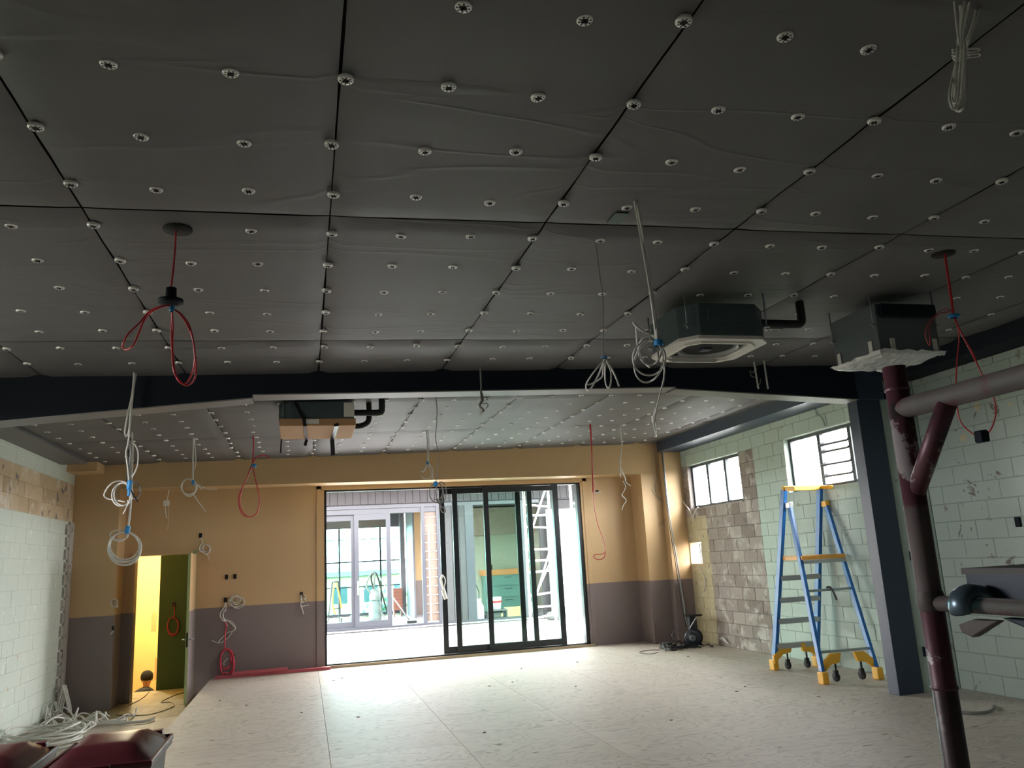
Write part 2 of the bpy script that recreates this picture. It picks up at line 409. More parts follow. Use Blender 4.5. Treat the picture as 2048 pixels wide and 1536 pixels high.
if rest_w.v: obj('washers', rest_w, [wme.materials[0], dark_hole], ce, kind='stuff')
print('washers', wcount, len(cand))
tp = PZ(1236, 441, 3.495)
obj('tape_patch', MB().box(tp.x-0.04, tp.x+0.04, tp.y-0.07, tp.y+0.07, cz(tp.x, tp.y)-0.012, cz(tp.x, tp.y)-0.006), M('teal_tape', (0.05, 0.10, 0.085), 0.5), ce)
for (hx, hy) in holes:
    obj('cable_hole', MB().lathe([(0.001,0),(0.075,0),(0.075,0.02)], (hx, hy, cz(hx, hy)-0.012), (0,0,1), 24), dark_hole, ce)

# ---- block walls
bcache = {}
def block_me(l, h, axis, mat):
    k = (round(l,2), round(h,2), axis, mat.name)
    if k not in bcache:
        g = 0.0038 if axis == 'r' else 0.001; t = 0.06; m = MB(); c = 0.004 if axis == 'r' else 0.0025
        # face towards the room at local 0, chamfered rim
        a0, a1, z0, z1 = g, l-g, g, h-g
        P = [(0,a0+c,z0+c),(0,a1-c,z0+c),(0,a1-c,z1-c),(0,a0+c,z1-c),(c,a0,z0),(c,a1,z0),(c,a1,z1),(c,a0,z1),(t,a0,z0),(t,a1,z0),(t,a1,z1),(t,a0,z1)]
        if axis == 'l': P = [(-x, y, z) for x, y, z in P]
        if axis == 'y': P = [(y, x, z) for x, y, z in P]
        m.v = P
        for q in ((0,3,2,1),(0,1,5,4),(1,2,6,5),(2,3,7,6),(3,0,4,7),(4,5,9,8),(5,6,10,9),(6,7,11,10),(7,4,8,11)):
            m.face(tuple(reversed(q)) if axis == 'l' else q)
        bcache[k] = m.mesh('concrete_block', mat)
    return bcache[k]
def blockwork(parent, X, y0, y1, zb, zt, openings, axis, mat, off=0.0, limit=300, far_first=False):
    n = int(round((zt-zb)/0.2)); items = []
    for k in range(n):
        z = zb+0.2*k; cuts = [(y0, y1)]
        for (a, b, c, d) in openings:
            if c < z+0.1 < d:
                new = []
                for (s_, e) in cuts:
                    if b <= s_ or a >= e: new.append((s_, e)); continue
                    if a > s_: new.append((s_, a))
                    if b < e: new.append((b, e))
                cuts = new
        for (s_, e) in cuts:
            st = off + (0.2 if k % 2 else 0.0); q = math.floor((s_-st)/0.4)*0.4+st
            while q < e-1e-6:
                a = max(q, s_); b = min(q+0.4, e)
                if b-a > 0.04: items.append((a, b, z))
                q += 0.4
    items.sort(key=lambda t: (t[0] if not far_first else -t[0]))
    for i, (a, b, z) in enumerate(items[:limit]):
        o = inst('concrete_block', block_me(b-a, 0.2, axis, mat), (X + random.uniform(-0.0025, 0.0015)*(1 if axis != 'l' else -1), a, z) if axis != 'y' else (a, X, z), parent)
    rest = items[limit:]
    if rest:
        m = MB(); s_ = 1 if axis != 'l' else -1
        for (a, b, z) in rest: m.box(min(X, X+0.06*s_), max(X, X+0.06*s_), a+0.0035, b-0.0035, z+0.0035, z+0.1965)
        obj('blockwork', m, mat, parent, kind='stuff')
W1 = (12.1, 14.0, 2.4, 3.2); W2 = (8.75, 10.75, 2.4, 3.2); W3 = (13.75, 14.2, 1.34, 1.78)
def backing(m, x0, x1, y0, y1, z0, z1, ops):
    ys = sorted({y0, y1, *[v for o in ops for v in o[:2]]}); zs = sorted({z0, z1, *[v for o in ops for v in o[2:]]})
    for i in range(len(ys)-1):
        for j in range(len(zs)-1):
            cy, c_z = (ys[i]+ys[i+1])/2, (zs[j]+zs[j+1])/2
            if any(o[0] < cy < o[1] and o[2] < c_z < o[3] for o in ops): continue
            m.box(x0, x1, ys[i], ys[i+1], zs[j], zs[j+1])
    return m
wr = struct('wall_right', backing(MB(), RX+0.006, RX+0.2, 7.95, 15.2, -0.2, 3.75, [W1, W2, W3]), MATS['cmu_rj'])
blockwork(wr, RX, 8.3, D1, 0.0, 3.6, [W1, W2, (13.75, 14.2, 1.4, 1.8)], 'r', MATS['cmu_r'], off=0.05)
wr2 = struct('wall_right', MB().box(RX+0.006, RX+0.2, -4.0, 7.95, -0.2, 3.75), MATS['cmu_rj'])
blockwork(wr2, RX, 4.2, 7.95, 0.0, 3.6, [], 'r', MATS['cmu_r'], off=0.15)
tr = struct('trim_1', MB().box(6.52, 6.999, 7.95, 8.30, 0, 3.55), MATS['cmu_r'], bevel=0.006)
wl = struct('wall_left', backing(MB(), LX-0.2, LX-0.006, -4.0, 15.2, -0.5, 3.75, [(4.2,6.2,2.3,3.2)]), MATS['cmu_l'])  # opening is added out of view to light the near right wall
blockwork(wl, LX, 10.4, D1, -0.4, 3.6, [], 'l', MATS['cmu_l'], off=0.0)
struct('trim_2', MB().box(LX, LX+0.035, 14.17, D1-0.001, LOW, 2.6), render_m)
m = MB()
for k in range(15): m.box(LX, LX+0.03, 14.02+0.03*(k % 2), 14.16, LOW+0.19*k+0.02, LOW+0.19*k+0.17)
struct('trim_3', m, render_m)
# front end of the room behind the photographer
struct('wall_front', MB().box(LX-0.2, RX+0.2, -4.2, -4.0, -0.5, 4.0), white_wall)
# ---- back wall (two planes)
m = MB(); ty = MATS['two_tone']
def slabwall(m, y0, y1, x0, x1, z0, z1, ops):
    xs_ = sorted({x0, x1, *[v for o in ops for v in o[:2]]}); zs = sorted({z0, z1, *[v for o in ops for v in o[2:]]})
    for i in range(len(xs_)-1):
        for j in range(len(zs)-1):
            a, b = (xs_[i]+xs_[i+1])/2, (zs[j]+zs[j+1])/2
            if any(o[0] < a < o[1] and o[2] < b < o[3] for o in ops): continue
            m.box(xs_[i], xs_[i+1], y0, y1, zs[j], zs[j+1])
SL = (0.28, 5.20, -0.5, 3.06); DR = (-2.76, -1.80, -1.0, 2.07)
slabwall(m, D2, D2+0.2, LX, RX, -1.0, 3.9, [SL, DR])
wb = struct('wall_back', m, ty)
obj('pier', MB().box(LX, -2.92, D1, D2-0.001, LOW, 3.12), ty, wb, bevel=0.004)
obj('pier', MB().box(6.22, RX-0.001, D1, D2-0.001, 0, 3.12), ty, wb, bevel=0.004)
obj('bulkhead', MB().box(LX, RX-0.001, D1, D2-0.001, 3.12, 3.75), ty, wb)
obj('boxed_end', MB().box(LX, -3.17, 13.9, D1-0.001, 3.36, 3.62), ty, wb)
# corner pier skin between back wall and right wall (conduit corner)
struct('trim_4', MB().box(6.62, RX-0.001, 14.22, D1-0.001, 0, 3.50), ty)
# slider reveal lining
obj('reveal', MB().box(0.28, 0.335, D2-0.01, D2+0.26, 0.0, 3.06), ty, wb)
obj('reveal', MB().box(5.17, 5.225, D2-0.01, D2+0.26, 0.0, 3.06), ty, wb)
obj('reveal', MB().box(0.28, 5.225, D2-0.01, D2+0.26, 3.045, 3.09), ty, wb)
fm = M('architrave_paint', (0.62, 0.38, 0.18), 0.45, var=0.03)
MATS['arch'] = fm
# ---- portal beam, column, bulkheads
def wedge(m, x0, z0, x1, z1, top, y0, y1):
    m.prism([(x0, z0), (x1, z1), (x1, top(x1)), (x0, top(x0))], y1-y0, 'y', y0)
top = lambda x: 3.62+0.02*x
YB0, YB1 = 7.86, 8.10
m = MB(); wedge(m, -3.6, 2.98, -0.48, 3.28, top, YB0, YB1); wedge(m, -0.48, 3.31, 3.89, 3.385, top, YB0+0.0, YB1); wedge(m, 3.89, 3.365, 6.16, 3.24, top, YB0, YB1)
bm_ = struct('trim_5', m, black)
gr = M('lit_beam_soffit', (0.20, 0.195, 0.19), 0.5, var=0.06)  # lighter grey puts the window light into the beam underside
m = MB()
for (xa, za, xb, zb_) in ((-3.6,2.98,-0.48,3.28),(-0.48,3.31,3.89,3.385),(3.89,3.365,6.16,3.24)):
    m.prism([(xa, za-0.012), (xb, zb_-0.012), (xb, zb_), (xa, za)], YB1-YB0+0.02, 'y', YB0-0.01)
struct('trim_6', m, gr)
struct('trim_7', MB().box(6.19, 6.50, 7.93, 8.10, 0, 3.55), navy, bevel=0.004)
struct('trim_8', MB().box(6.155, 6.52, 7.86, 8.10, 3.24, 3.62), navy)
def bulkhead(name, x0, x1, y0, y1, z0, mat):
    struct(name, MB().box(x0, x1, y0, y1, z0, 3.72), mat)
bulkhead('trim_9', LX, -3.24, 8.2, 13.55, 3.43, bulk)
struct('trim_10', MB().box(LX, -3.22, 8.2, 13.56, 3.425, 3.44), M('bulkhead_edge', (0.11,0.11,0.115), 0.5))
bulkhead('trim_11', 6.52, RX, 8.31, 14.21, 3.50, navy)
bulkhead('trim_12', 6.60, RX, -4.0, 7.94, 3.47, black)
bulkhead('trim_13', LX, -3.24, -4.0, 7.84, 3.43, black)
m = MB()
for (zz, yy, xx) in ((3.30, 7.945, 6.72),(2.62, 7.945, 6.76),(1.45, 7.945, 6.74),(0.42, 7.945, 6.72)):
    b = obj('bracket', MB().box(xx-0.14, xx-0.02, 7.925, 7.949, zz-0.05, zz+0.05), black, tr)
# ---- windows of the right wall
def louvre_window(name, y0, y1, z0, z1, mull, bars):
    fr = struct(name, None); WOFF[fr.name] = Vector((0,0,0)); fmt = M('weathered_window_frame', (0.07, 0.08, 0.09), 0.6)
    t = 0.045; X = RX+0.09
    for (a, b, c, d) in ((y0, y1, z0, z0+t),(y0, y1, z1-t, z1),(y0, y0+t, z0+t, z1-t),(y1-t, y1, z0+t, z1-t)):
        obj('window_frame', MB().box(X, X+0.05, a, b, c, d), fmt, fr)
    for my in mull: obj('mullion', MB().box(X-0.01, X+0.05, my-0.035, my+0.035, z0+t, z1-t), fmt, fr)
    ys = [y0+t]+sorted(mull)+[y1-t]
    for a, b in zip(ys[:-1], ys[1:]):
        if bars and abs(a-bars[0]) < 0.02: continue
        obj('pane', MB().box(X+0.02, X+0.026, a+0.025, b-0.025, z0+t, z1-t), MATS['glass_clear'], fr)
    return fr
w = louvre_window('window_1', *W1, [12.72, 13.36], None)
w2 = louvre_window('window_2', *W2, [9.32, 10.0], (9.32,))
for z_ in (2.56, 2.72, 2.90, 3.0):
    obj('louvre_blade', MB().obox((RX+0.10, 9.35, z_), (RX+0.10, 9.98, z_+0.01), 0.10, 0.028 , side=(1,0,0.5)), M('weathered_window_frame'), w2)
obj('window_sill', MB().box(RX-0.015, RX+0.14, W2[0]-0.02, W2[1]+0.02, 2.375, 2.40), MATS['cmu_r'], w2)
obj('window_sill', MB().box(RX-0.015, RX+0.14, W1[0]-0.02, W1[1]+0.02, 2.375, 2.40), MATS['cmu_r'], w)
w3 = struct('window_3', None); WOFF[w3.name] = Vector((0,0,0))
fmt = M('weathered_window_frame')
for (a, b, c, d) in ((13.77,14.18,1.36,1.385),(13.77,13.795,1.385,1.76),(14.03,14.055,1.385,1.76)):
    obj('window_frame', MB().box(RX+0.12, RX+0.15, a, b, c, d), fmt, w3)
obj('cable_end', MB().tube(smooth([(RX+0.12,13.9,1.7),(RX+0.1,13.95,1.6),(RX+0.1,13.88,1.5),(RX+0.1,13.93,1.42)]), 0.008, 6), cableg, w3)

# ---- hallway behind the door
hy = M('hall_yellow_paint', (0.80, 0.60, 0.26), 0.6, var=0.03); hg = M('hall_green_paint', (0.045, 0.085, 0.016), 0.6, var=0.04)
struct('wall_hall', MB().box(-2.56, -1.45, 16.3, 16.4, -2.6, 2.6), hg)
struct('wall_hall', MB().box(-3.9, -2.2, 19.6, 19.7, -2.6, 2.6), hy)
struct('wall_hall', MB().box(-3.9, -3.8, D2+0.2, 19.6, -2.6, 2.6), hy)
struct('wall_hall', MB().box(-2.56, -2.5, 16.4, 19.6, -2.6, 2.6), hy)
struct('wall_hall', MB().box(-1.62, -1.5, D2+0.2, 16.3, -0.5, 2.6), M('hall_pale_green_paint', (0.30, 0.36, 0.16), 0.6))
struct('ceiling', MB().box(-3.9, -1.5, D2+0.2, 19.7, 2.6, 2.7), white_wall)
struct('floor', MB().box(-3.9, -2.5, 16.3, 19.7, -2.1, -1.99), MATS['edge'])
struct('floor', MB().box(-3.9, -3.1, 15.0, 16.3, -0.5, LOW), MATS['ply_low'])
stm = M('stair_timber', (0.35, 0.25, 0.14), 0.7)
st = thing('staircase', 'timber stairs going down behind the open doorway', 'stairs', (-3.0, 16.3, -2.0))
for k in range(8):
    z = LOW-0.21*(k+1); obj('tread', MB().box(-3.79, -2.57, 16.3+0.21*k, 16.3+0.21*(k+1)+0.02, z-0.04, z), stm, st)
    obj('riser', MB().box(-3.79, -2.57, 16.3+0.21*k, 16.3+0.21*k+0.015, z, z+0.17), stm, st)
# wall stains in the hallway: raw patches on the yellow wall
for (a, b, c, d) in ((-3.22,-3.12,0.55,0.95),(-3.05,-2.98,0.1,0.5),(-3.12,-2.98,-0.45,0.0)):
    struct('trim_14', MB().box(a, b, 19.592, 19.602, c, d), M('filler_patch', (0.62, 0.38, 0.18), 0.8))
# door frame and leaf
d1 = struct('door_1', None); WOFF[d1.name] = Vector((0,0,0))
obj('door_frame', MB().box(-2.80, -2.74, D2-0.02, D2+0.215, LOW, 2.10), MATS['two_tone'], d1)
obj('door_frame', MB().box(-1.84, -1.78, D2-0.02, D2+0.215, LOW, 2.10), M('hall_pale_green_paint'), d1)
obj('door_frame', MB().box(-2.74, -1.84, D2-0.02, D2+0.215, 2.04, 2.10), MATS['two_tone'], d1)
hingex = -1.80
leafm = MB(); leafm.obox((hingex, D2-0.04, (2.03+LOW)/2+0.01), (-1.775, D2-0.94, (2.03+LOW)/2+0.01), 0.04, 2.03-LOW-0.03, side=(1,0,0))
lf_ = obj('door_leaf', leafm, MATS['two_tone'], d1)
obj('door_edge', MB().box(-1.797, -1.757, D2-0.945, D2-0.940, LOW+0.02, 2.03), M('hall_pale_green_paint'), d1)
hz = 0.98+LOW
obj('latch_plate', MB().box(-1.79, -1.765, D2-0.948, D2-0.945, hz-0.11, hz+0.11), dark_hole, lf_)
for sx in (-1, 1):
    obj('door_handle', MB().cyl((-1.777+0.02*sx, D2-0.88, hz), (-1.777+0.07*sx, D2-0.88, hz), 0.012, n=10).tube(smooth([(-1.777+0.07*sx, D2-0.88, hz), (-1.777+0.075*sx, D2-0.86, hz), (-1.777+0.075*sx, D2-0.76, hz)], 3), 0.010, 8), steel, lf_)

# added unseen overhangs that shade the courtyard, the door and the opposite facade
struct('roof', MB().box(-1.2, 9.5, D2+0.21, 18.1, 3.42, 3.55), bulk)
struct('roof', MB().box(-1.3, 9.0, 21.2, 22.6, 3.87, 3.98), bulk)
# ---- big sliding door
sd = struct('door_2', None); WOFF[sd.name] = Vector((0,0,0))
def fr(a, b, c, d, y0=D2+0.02, y1=D2+0.16, nm='door_frame'): return obj(nm, MB().box(a, b, y0, y1, c, d), frame_m, sd)
fr(0.335, 0.375, 0.02, 3.045); fr(5.10, 5.17, 0.02, 3.045); fr(0.335, 5.17, 3.015, 3.045); fr(0.335, 5.17, 0.02, 0.06)
obj('threshold', MB().box(0.28, 5.22, D2-0.08, D2+0.17, -0.02, 0.03), alu, sd)
obj('threshold', MB().box(0.28, 5.22, D2-0.10, D2-0.08, -0.02, 0.045), M('raw_timber', (0.42,0.33,0.22), 0.8), sd)
def panel(xa, xb, yc, stw=0.095, mat=None):
    p = None; z0, z1 = 0.065, 3.01; t = 0.022
    p = obj('sliding_panel', MB().box(xa, xa+stw, yc-t, yc+t, z0, z1).box(xb-stw, xb, yc-t, yc+t, z0, z1).box(xa+stw, xb-stw, yc-t, yc+t, z0, z0+0.11).box(xa+stw, xb-stw, yc-t, yc+t, z1-0.10, z1), frame_m, sd)
    obj('pane', MB().box(xa+stw-0.005, xb-stw+0.005, yc-0.004, yc+0.004, z0+0.1, z1-0.09), MATS['glass'], p); return p
pxA = PY(877, 980, D2+0.13).x; pxB = PY(903, 980, D2+0.09).x; pxC = PY(965, 980, D2+0.05).x
pA = panel(pxA, pxA+1.56, D2+0.135); pB = panel(pxB, pxB+1.54, D2+0.09); pC = panel(pxC, pxC+1.46, D2+0.045)
obj('fixed_pane', MB().box(4.72, 5.10, D2+0.10, D2+0.106, 0.06, 3.02), MATS['glass_clear'], sd)
obj('mullion', MB().box(4.62, 4.72, D2+0.03, D2+0.15, 0.06, 3.02), frame_m, sd)
# timber trims round the opening
for (a, b, c, d) in ((0.20,0.285,0.0,3.14),(5.215,5.30,0.0,3.14),(0.20,5.30,3.06,3.12)):
    obj('architrave', MB().box(a, b, D2-0.018, D2-0.001, c, d), ty, wb, bevel=0.003)
# narrow recess line beside the right pier

# ================================================================== COURTYARD AND BUILDING OPPOSITE
FY = 22.7
cf = struct('floor', MB().box(-1.3, 14, D2+0.2, FY-0.02, -0.3, -0.02), MATS['edge'])
deckm = M('pale_protective_board', (0.50, 0.50, 0.49), 0.7, var=0.05)
greym = M('grey_membrane', (0.12, 0.125, 0.14), 0.7, var=0.1); tanm = M('tan_board', (0.62, 0.42, 0.22), 0.7)
for i in range(6):
    for j in range(6):
        x0 = -1.3+2.4*i+(1.2 if j % 2 else 0); y0 = D2+0.2+1.2*j
        if y0 > FY-0.3 or x0 > 12.5: continue
        inst('deck_board', MB().box(0.005, 2.395, 0.005, min(1.195, FY-0.03-y0), -0.018, 0).mesh('deck_board', deckm if (i, j) != (2, 1) else greym), (x0, y0, 0), cf)
# far building: shell of a room, cladding, frames
ob = thing('building', 'dark clad building across the courtyard with grey framed sliding doors', 'building', (3, FY, 0))
clad = M('weathered_grey_cladding', (0.020, 0.018, 0.0205), 0.75, var=0.25, scale=3)
cm = {}
def cboard(x, z0, z1):
    k = (round(z0,2), round(z1,2))
    if k not in cm: cm[k] = MB().box(0.006, 0.199, 0, 0.03, z0, z1).mesh('cladding_board', clad)
    inst('cladding_board', cm[k], (x, FY-0.04, 0), ob)
x = -1.6
while x < 8.0:
    cboard(x, 3.34, 3.80 if x < 8 else 3.6); x += 0.205
Xf = lambda px_, py_=1100: PY(px_, py_, FY).x
xa, xb = 3.62, 3.98      # clad pier between the openings (partly behind the first sliding panel)
for k in range(4): cboard(3.98-0.205*(4-k)+0.41, 0.0, 3.22)
obj('backing_wall', MB().box(-1.6, 8.0, FY, FY+0.15, 3.28, 3.85).box(-1.6, 0.2, FY, FY+0.15, 0, 3.3).box(3.60, 4.36, FY, FY+0.15, 0, 3.3).box(6.55, 8.0, FY, FY+0.15, 0, 3.3), clad, ob)
obj('flashing', MB().box(-1.6, 8.0, FY-0.08, FY+0.16, 3.80, 3.86), M('pale_flashing', (0.3,0.33,0.35), 0.4), ob)
def bar(nm, x0, x1, z0, z1, y=FY-0.06, t=0.1, mt=fac_m, par=ob): return obj(nm, MB().box(x0, x1, y, y+t, z0, z1), mt, par)
bar('door_head', 0.2, 6.55, 3.22, 3.31); bar('door_head', 0.2, 3.6, 3.08, 3.22, y=FY-0.02)
bar('door_sill', 0.2, 6.55, 0.0, 0.10); bar('door_track', 0.5, 6.4, 0.02, 0.05, y=FY-0.2, mt=alu)
def fpanel(x0, x1, y, z1=3.1):
    p = obj('sliding_panel', MB().box(x0, x0+0.12, y, y+0.05, 0.1, z1).box(x1-0.12, x1, y, y+0.05, 0.1, z1).box(x0+0.12, x1-0.12, y, y+0.05, 0.1, 0.26).box(x0+0.12, x1-0.12, y, y+0.05, z1-0.18, z1), fac_m, ob)
    obj('pane', MB().box(x0+0.11, x1-0.11, y+0.02, y+0.026, 0.25, z1-0.17), MATS['glass'], p); return p
p1 = fpanel(0.15, 1.33, FY+0.06); p2 = fpanel(1.30, 2.28, FY-0.01)
obj('door_handle', MB().box(1.36, 1.40, FY-0.05, FY-0.02, 0.95, 1.3).tube([(1.38, FY-0.06, 1.1), (1.56, FY-0.07, 1.1)], 0.014, 6), steel, p2)
bar('door_post', 3.12, 3.22, 0.1, 3.22); bar('door_post', 3.55, 3.62, 0.1, 3.22); bar('door_post', 4.36, 4.60, 0.1, 3.22); bar('door_post', 5.95, 6.1, 0.1, 3.22)
# pale louvred panel between the posts
lv = M('tan_louvre', (0.075, 0.055, 0.042), 0.7); lw = M('pale_louvre_edge', (0.25, 0.23, 0.18), 0.6)
for (lx0, lx1) in ((3.22, 3.55), (3.98, 4.36)):
    mt1 = lv if lx0 < 3.5 else M('white_louvre', (0.25, 0.28, 0.24), 0.6)
    for k in range(13):
        b = obj('louvre_slat', MB().box(lx0, lx1, FY+0.02, FY+0.05, 0.14+0.235*k, 0.14+0.235*k+0.205), mt1, ob)
        obj('slat_edge', MB().box(lx0, lx1, FY+0.0, FY+0.022, 0.14+0.235*k+0.205, 0.14+0.235*k+0.225), lw, b)
obj('timber_batten', MB().box(3.30, 3.335, FY-0.08, FY-0.045, 0.15, 2.55), M('fresh_pine', (0.72, 0.55, 0.25), 0.6), ob)
# interior of the building opposite
IY = 29.0
fi = struct('floor', MB().box(-4, 3.42, FY+0.15, IY, -0.25, 0.0).box(3.42, 9, FY+0.15, 28.5, -0.25, 0.0), M('grey_inner_floor', (0.20,0.20,0.21), 0.6, var=0.15, scale=2))
struct('ceiling', MB().box(-4, 9, FY+0.15, IY+0.1, 3.45, 3.6), M('inner_ceiling', (0.12, 0.12, 0.12), 0.8))
obj('window_head', MB().box(-4, 3.3, IY, IY+0.1, 3.0, 3.45), bulk, ob)
for zz, th in ((2.62, 0.03), (1.86, 0.05), (1.02, 0.04), (0.10, 0.10)): obj('transom', MB().box(-4, 3.3, IY, IY+0.06, zz-th/2, zz+th/2), fac_m, ob)
for xx in (-2.4, -0.6, 1.15, 1.72, 2.55): obj('mullion', MB().box(xx-0.03, xx+0.03, IY, IY+0.07, 0.1, 3.0), fac_m, ob)
obj('pane', MB().box(-4, 3.3, IY+0.03, IY+0.036, 0.1, 3.0), glass('blue_glass', (0.62, 0.93, 0.93)), ob)
obj('column', MB().box(3.20, 3.36, 28.6, 29.05, 0, 3.45), M('pale_grey_column', (0.10,0.102,0.112), 0.6), ob)
obj('inner_wall', MB().box(3.42, 4.9, 28.5, 28.7, 0, 3.45), ty, ob)
obj('inner_wall', MB().box(3.38, 3.44, 26.6, 28.5, 0, 3.45), M('pale_grey_column'), ob)
obj('inner_wall', MB().box(4.9, 9.0, 27.2, 27.35, 0, 3.45), M('pale_green_wall', (0.42, 0.44, 0.36), 0.7), ob)
obj('upper_cupboard', MB().box(5.2, 7.6, 26.9, 27.2, 2.5, 3.4), M('beige_cupboard', (0.36, 0.30, 0.24), 0.6), ob)
obj('side_wall', MB().box(8.0, 8.15, FY+0.1, 28.6, 0, 3.45), white_wall, ob)
# kitchen cabinet run and worktop
teal = M('teal_cabinet', (0.14, 0.26, 0.235), 0.5, var=0.04)
kc = thing('kitchen_cabinet', 'teal drawer cabinet seen through the green glass of the sliding doors', 'cabinet', (6.4, 26.8, 0))
obj('body', MB().box(5.72, 7.4, 26.62, 27.19, 0.05, 1.18), teal, kc)
for zz in (0.12, 0.48, 0.84):
    d = obj('drawer', MB().box(5.74, 7.38, 26.59, 26.62, zz, zz+0.33), teal, kc, bevel=0.004)
    obj('handle', MB().box(6.35, 6.6, 26.57, 26.59, zz+0.25, zz+0.27), frame_m, d)
tag(obj('worktop', MB().box(5.66, 7.45, 26.56, 27.19, 1.181, 1.36), M('orange_timber_top', (0.62, 0.26, 0.09), 0.5)), 'orange timber worktop on the teal cabinet', 'worktop')
kt = MB().lathe([(0.001,0),(0.07,0),(0.075,0.10),(0.05,0.17),(0.001,0.19)], (5.95, 26.8, 1.362)); tag(obj('jar', kt, bulk), 'small dark round jar on the orange worktop', 'jar')
# bucket, gas bottle, clutter behind the glass
wht = M('white_bucket_plastic', (0.72, 0.72, 0.68), 0.5); redp = M('red_plastic', (0.45, 0.03, 0.03), 0.5)
b = thing('bucket', 'white bucket with a red band behind the green glass', 'bucket', (5.35, 23.5, 0.28))
obj('pail', MB().lathe([(0.001,0),(0.12,0),(0.15,0.34),(0.145,0.34),(0.115,0.01)], (5.35, 23.5, 0.281)), wht, b)
obj('band', MB().lathe([(0.140,0.0),(0.153,0.0),(0.157,0.06),(0.145,0.06)], (5.35, 23.5, 0.47)), redp, b)
tag(obj('crate', MB().box(5.12, 5.62, 23.3, 23.72, 0.001, 0.05).box(5.12, 5.16, 23.3, 23.72, 0.05, 0.24).box(5.58, 5.62, 23.3, 23.72, 0.05, 0.24).box(5.12, 5.62, 23.3, 23.72, 0.24, 0.28), bulk), 'low dark trestle under the white bucket', 'trestle')
g = thing('gas_bottle', 'grey gas bottle with a hose beside the door post opposite', 'gas bottle', (4.78, 23.3, 0))
obj('cylinder', MB().lathe([(0.001,0.0),(0.13,0.0),(0.15,0.03),(0.15,0.38),(0.11,0.47),(0.04,0.50),(0.04,0.55)], (4.78, 23.3, 0.001)), M('grey_bottle', (0.28,0.29,0.32), 0.4), g)
obj('collar', MB().lathe([(0.08,0.50),(0.08,0.62),(0.07,0.62),(0.07,0.50)], (4.78, 23.3, 0.001)), M('grey_bottle'), g)
obj('hose', MB().tube(smooth([(4.78, 23.3, 0.56),(4.80, 23.28, 0.8),(4.70, 23.26, 1.05),(4.62, 23.2, 1.15)]), 0.015, 6), cableb, g)
tag(obj('tool_bag', MB().prism([(4.98,0.001),(5.08,0.001),(5.06,0.16),(5.0,0.2),(4.94,0.12)], 0.3, 'y', 23.2), rubber, bevel=0.02), 'small black tool bag beside the gas bottle', 'bag')
tag(obj('timber_stack', MB().box(5.7, 6.5, 24.3, 24.5, 0.001, 0.09).box(5.75, 6.45, 24.32, 24.48, 0.095, 0.18).box(5.8, 6.4, 24.33, 24.46, 0.185, 0.27), M('fresh_pine'), ), 'short stack of pale timber on the floor opposite', 'timber')
# things standing in the room opposite: trolley, vacuum, crate
t = thing('hand_trolley', 'upright hand trolley with yellow straps behind the left glass door', 'trolley', (0.95, 25.6, 0))
tx = 0.86
obj('frame', MB().tube([(tx-0.2, 25.6, 0.1), (tx-0.05, 25.7, 1.28)], 0.02, 6).tube([(tx+0.14, 25.6, 0.1), (tx+0.12, 25.7, 1.28)], 0.02, 6).tube([(tx-0.05, 25.7, 1.28), (tx+0.12, 25.7, 1.28)], 0.02, 6).tube([(tx-0.15, 25.6, 0.5), (tx+0.13, 25.6, 0.5)], 0.015, 6).box(tx-0.22, tx+0.16, 25.35, 25.6, 0.02, 0.05), bulk, t)
for s_ in (-1, 1):
    obj('wheel', MB().lathe([(0.001,-0.025),(0.09,-0.025),(0.11,-0.015),(0.11,0.015),(0.09,0.025),(0.001,0.025)], (tx-0.02+0.22*s_, 25.68, 0.111), (1,0,0)), rubber, t)
obj('strap', MB().tube(smooth([(tx, 25.58, 1.25),(tx-0.06, 25.5, 0.7),(tx+0.02, 25.5, 0.35)]), 0.02, 6, flat=0.4).tube(smooth([(tx+0.06, 25.58, 1.25),(tx+0.16, 25.5, 0.8),(tx+0.2, 25.5, 0.5)]), 0.02, 6, flat=0.4), yel, t)
v = thing('vacuum_cleaner', 'grey drum vacuum cleaner with tall looped hoses behind the middle glass door', 'vacuum cleaner', (2.1, 25.2, 0))
vm = M('vacuum_grey', (0.13, 0.17, 0.17), 0.5)
obj('drum', MB().lathe([(0.001,0.12),(0.17,0.12),(0.19,0.2),(0.19,0.62),(0.16,0.68),(0.001,0.70)], (2.03, 25.2, 0)), vm, v)
obj('motor_head', MB().lathe([(0.16,0.70),(0.17,0.78),(0.13,0.98),(0.06,1.02),(0.001,1.02)], (2.03, 25.2, 0.0)), M('vacuum_head', (0.2,0.22,0.22), 0.4), v)
obj('chassis', MB().box(1.85, 2.21, 25.02, 25.38, 0.06, 0.12), rubber, v)
for sx in (-1, 1):
    for sy in (-1, 1): obj('castor', MB().lathe([(0.001,-0.012),(0.03,-0.012),(0.03,0.012),(0.001,0.012)], (2.03+0.15*sx, 25.2+0.15*sy, 0.031), (1,0,0), 10), rubber, v)
obj('hose', MB().tube(smooth([(2.03,25.1,0.9),(1.92,25.1,1.3),(1.98,25.1,1.45),(2.1,25.1,1.4),(2.3,25.1,0.6),(2.45,25.1,0.1)]), 0.025, 8), rubber, v)
obj('hose', MB().tube(smooth([(2.0,25.15,0.8),(1.78,25.15,1.1),(1.88,25.12,1.40),(2.02,25.1,1.48),(2.0,25.1,1.0),(2.12,25.05,0.5),(2.35,25.0,0.06)]), 0.028, 8), M('vacuum_hose', (0.14,0.16,0.14), 0.5), v)
obj('wand', MB().tube([(2.15,25.0,1.38),(2.42,24.8,0.9),(2.95,24.5,0.09)], 0.02, 8), alu, v)
obj('floor_nozzle', MB().box(2.88, 3.16, 24.42, 24.54, 0.005, 0.07), rubber, v, bevel=0.01)
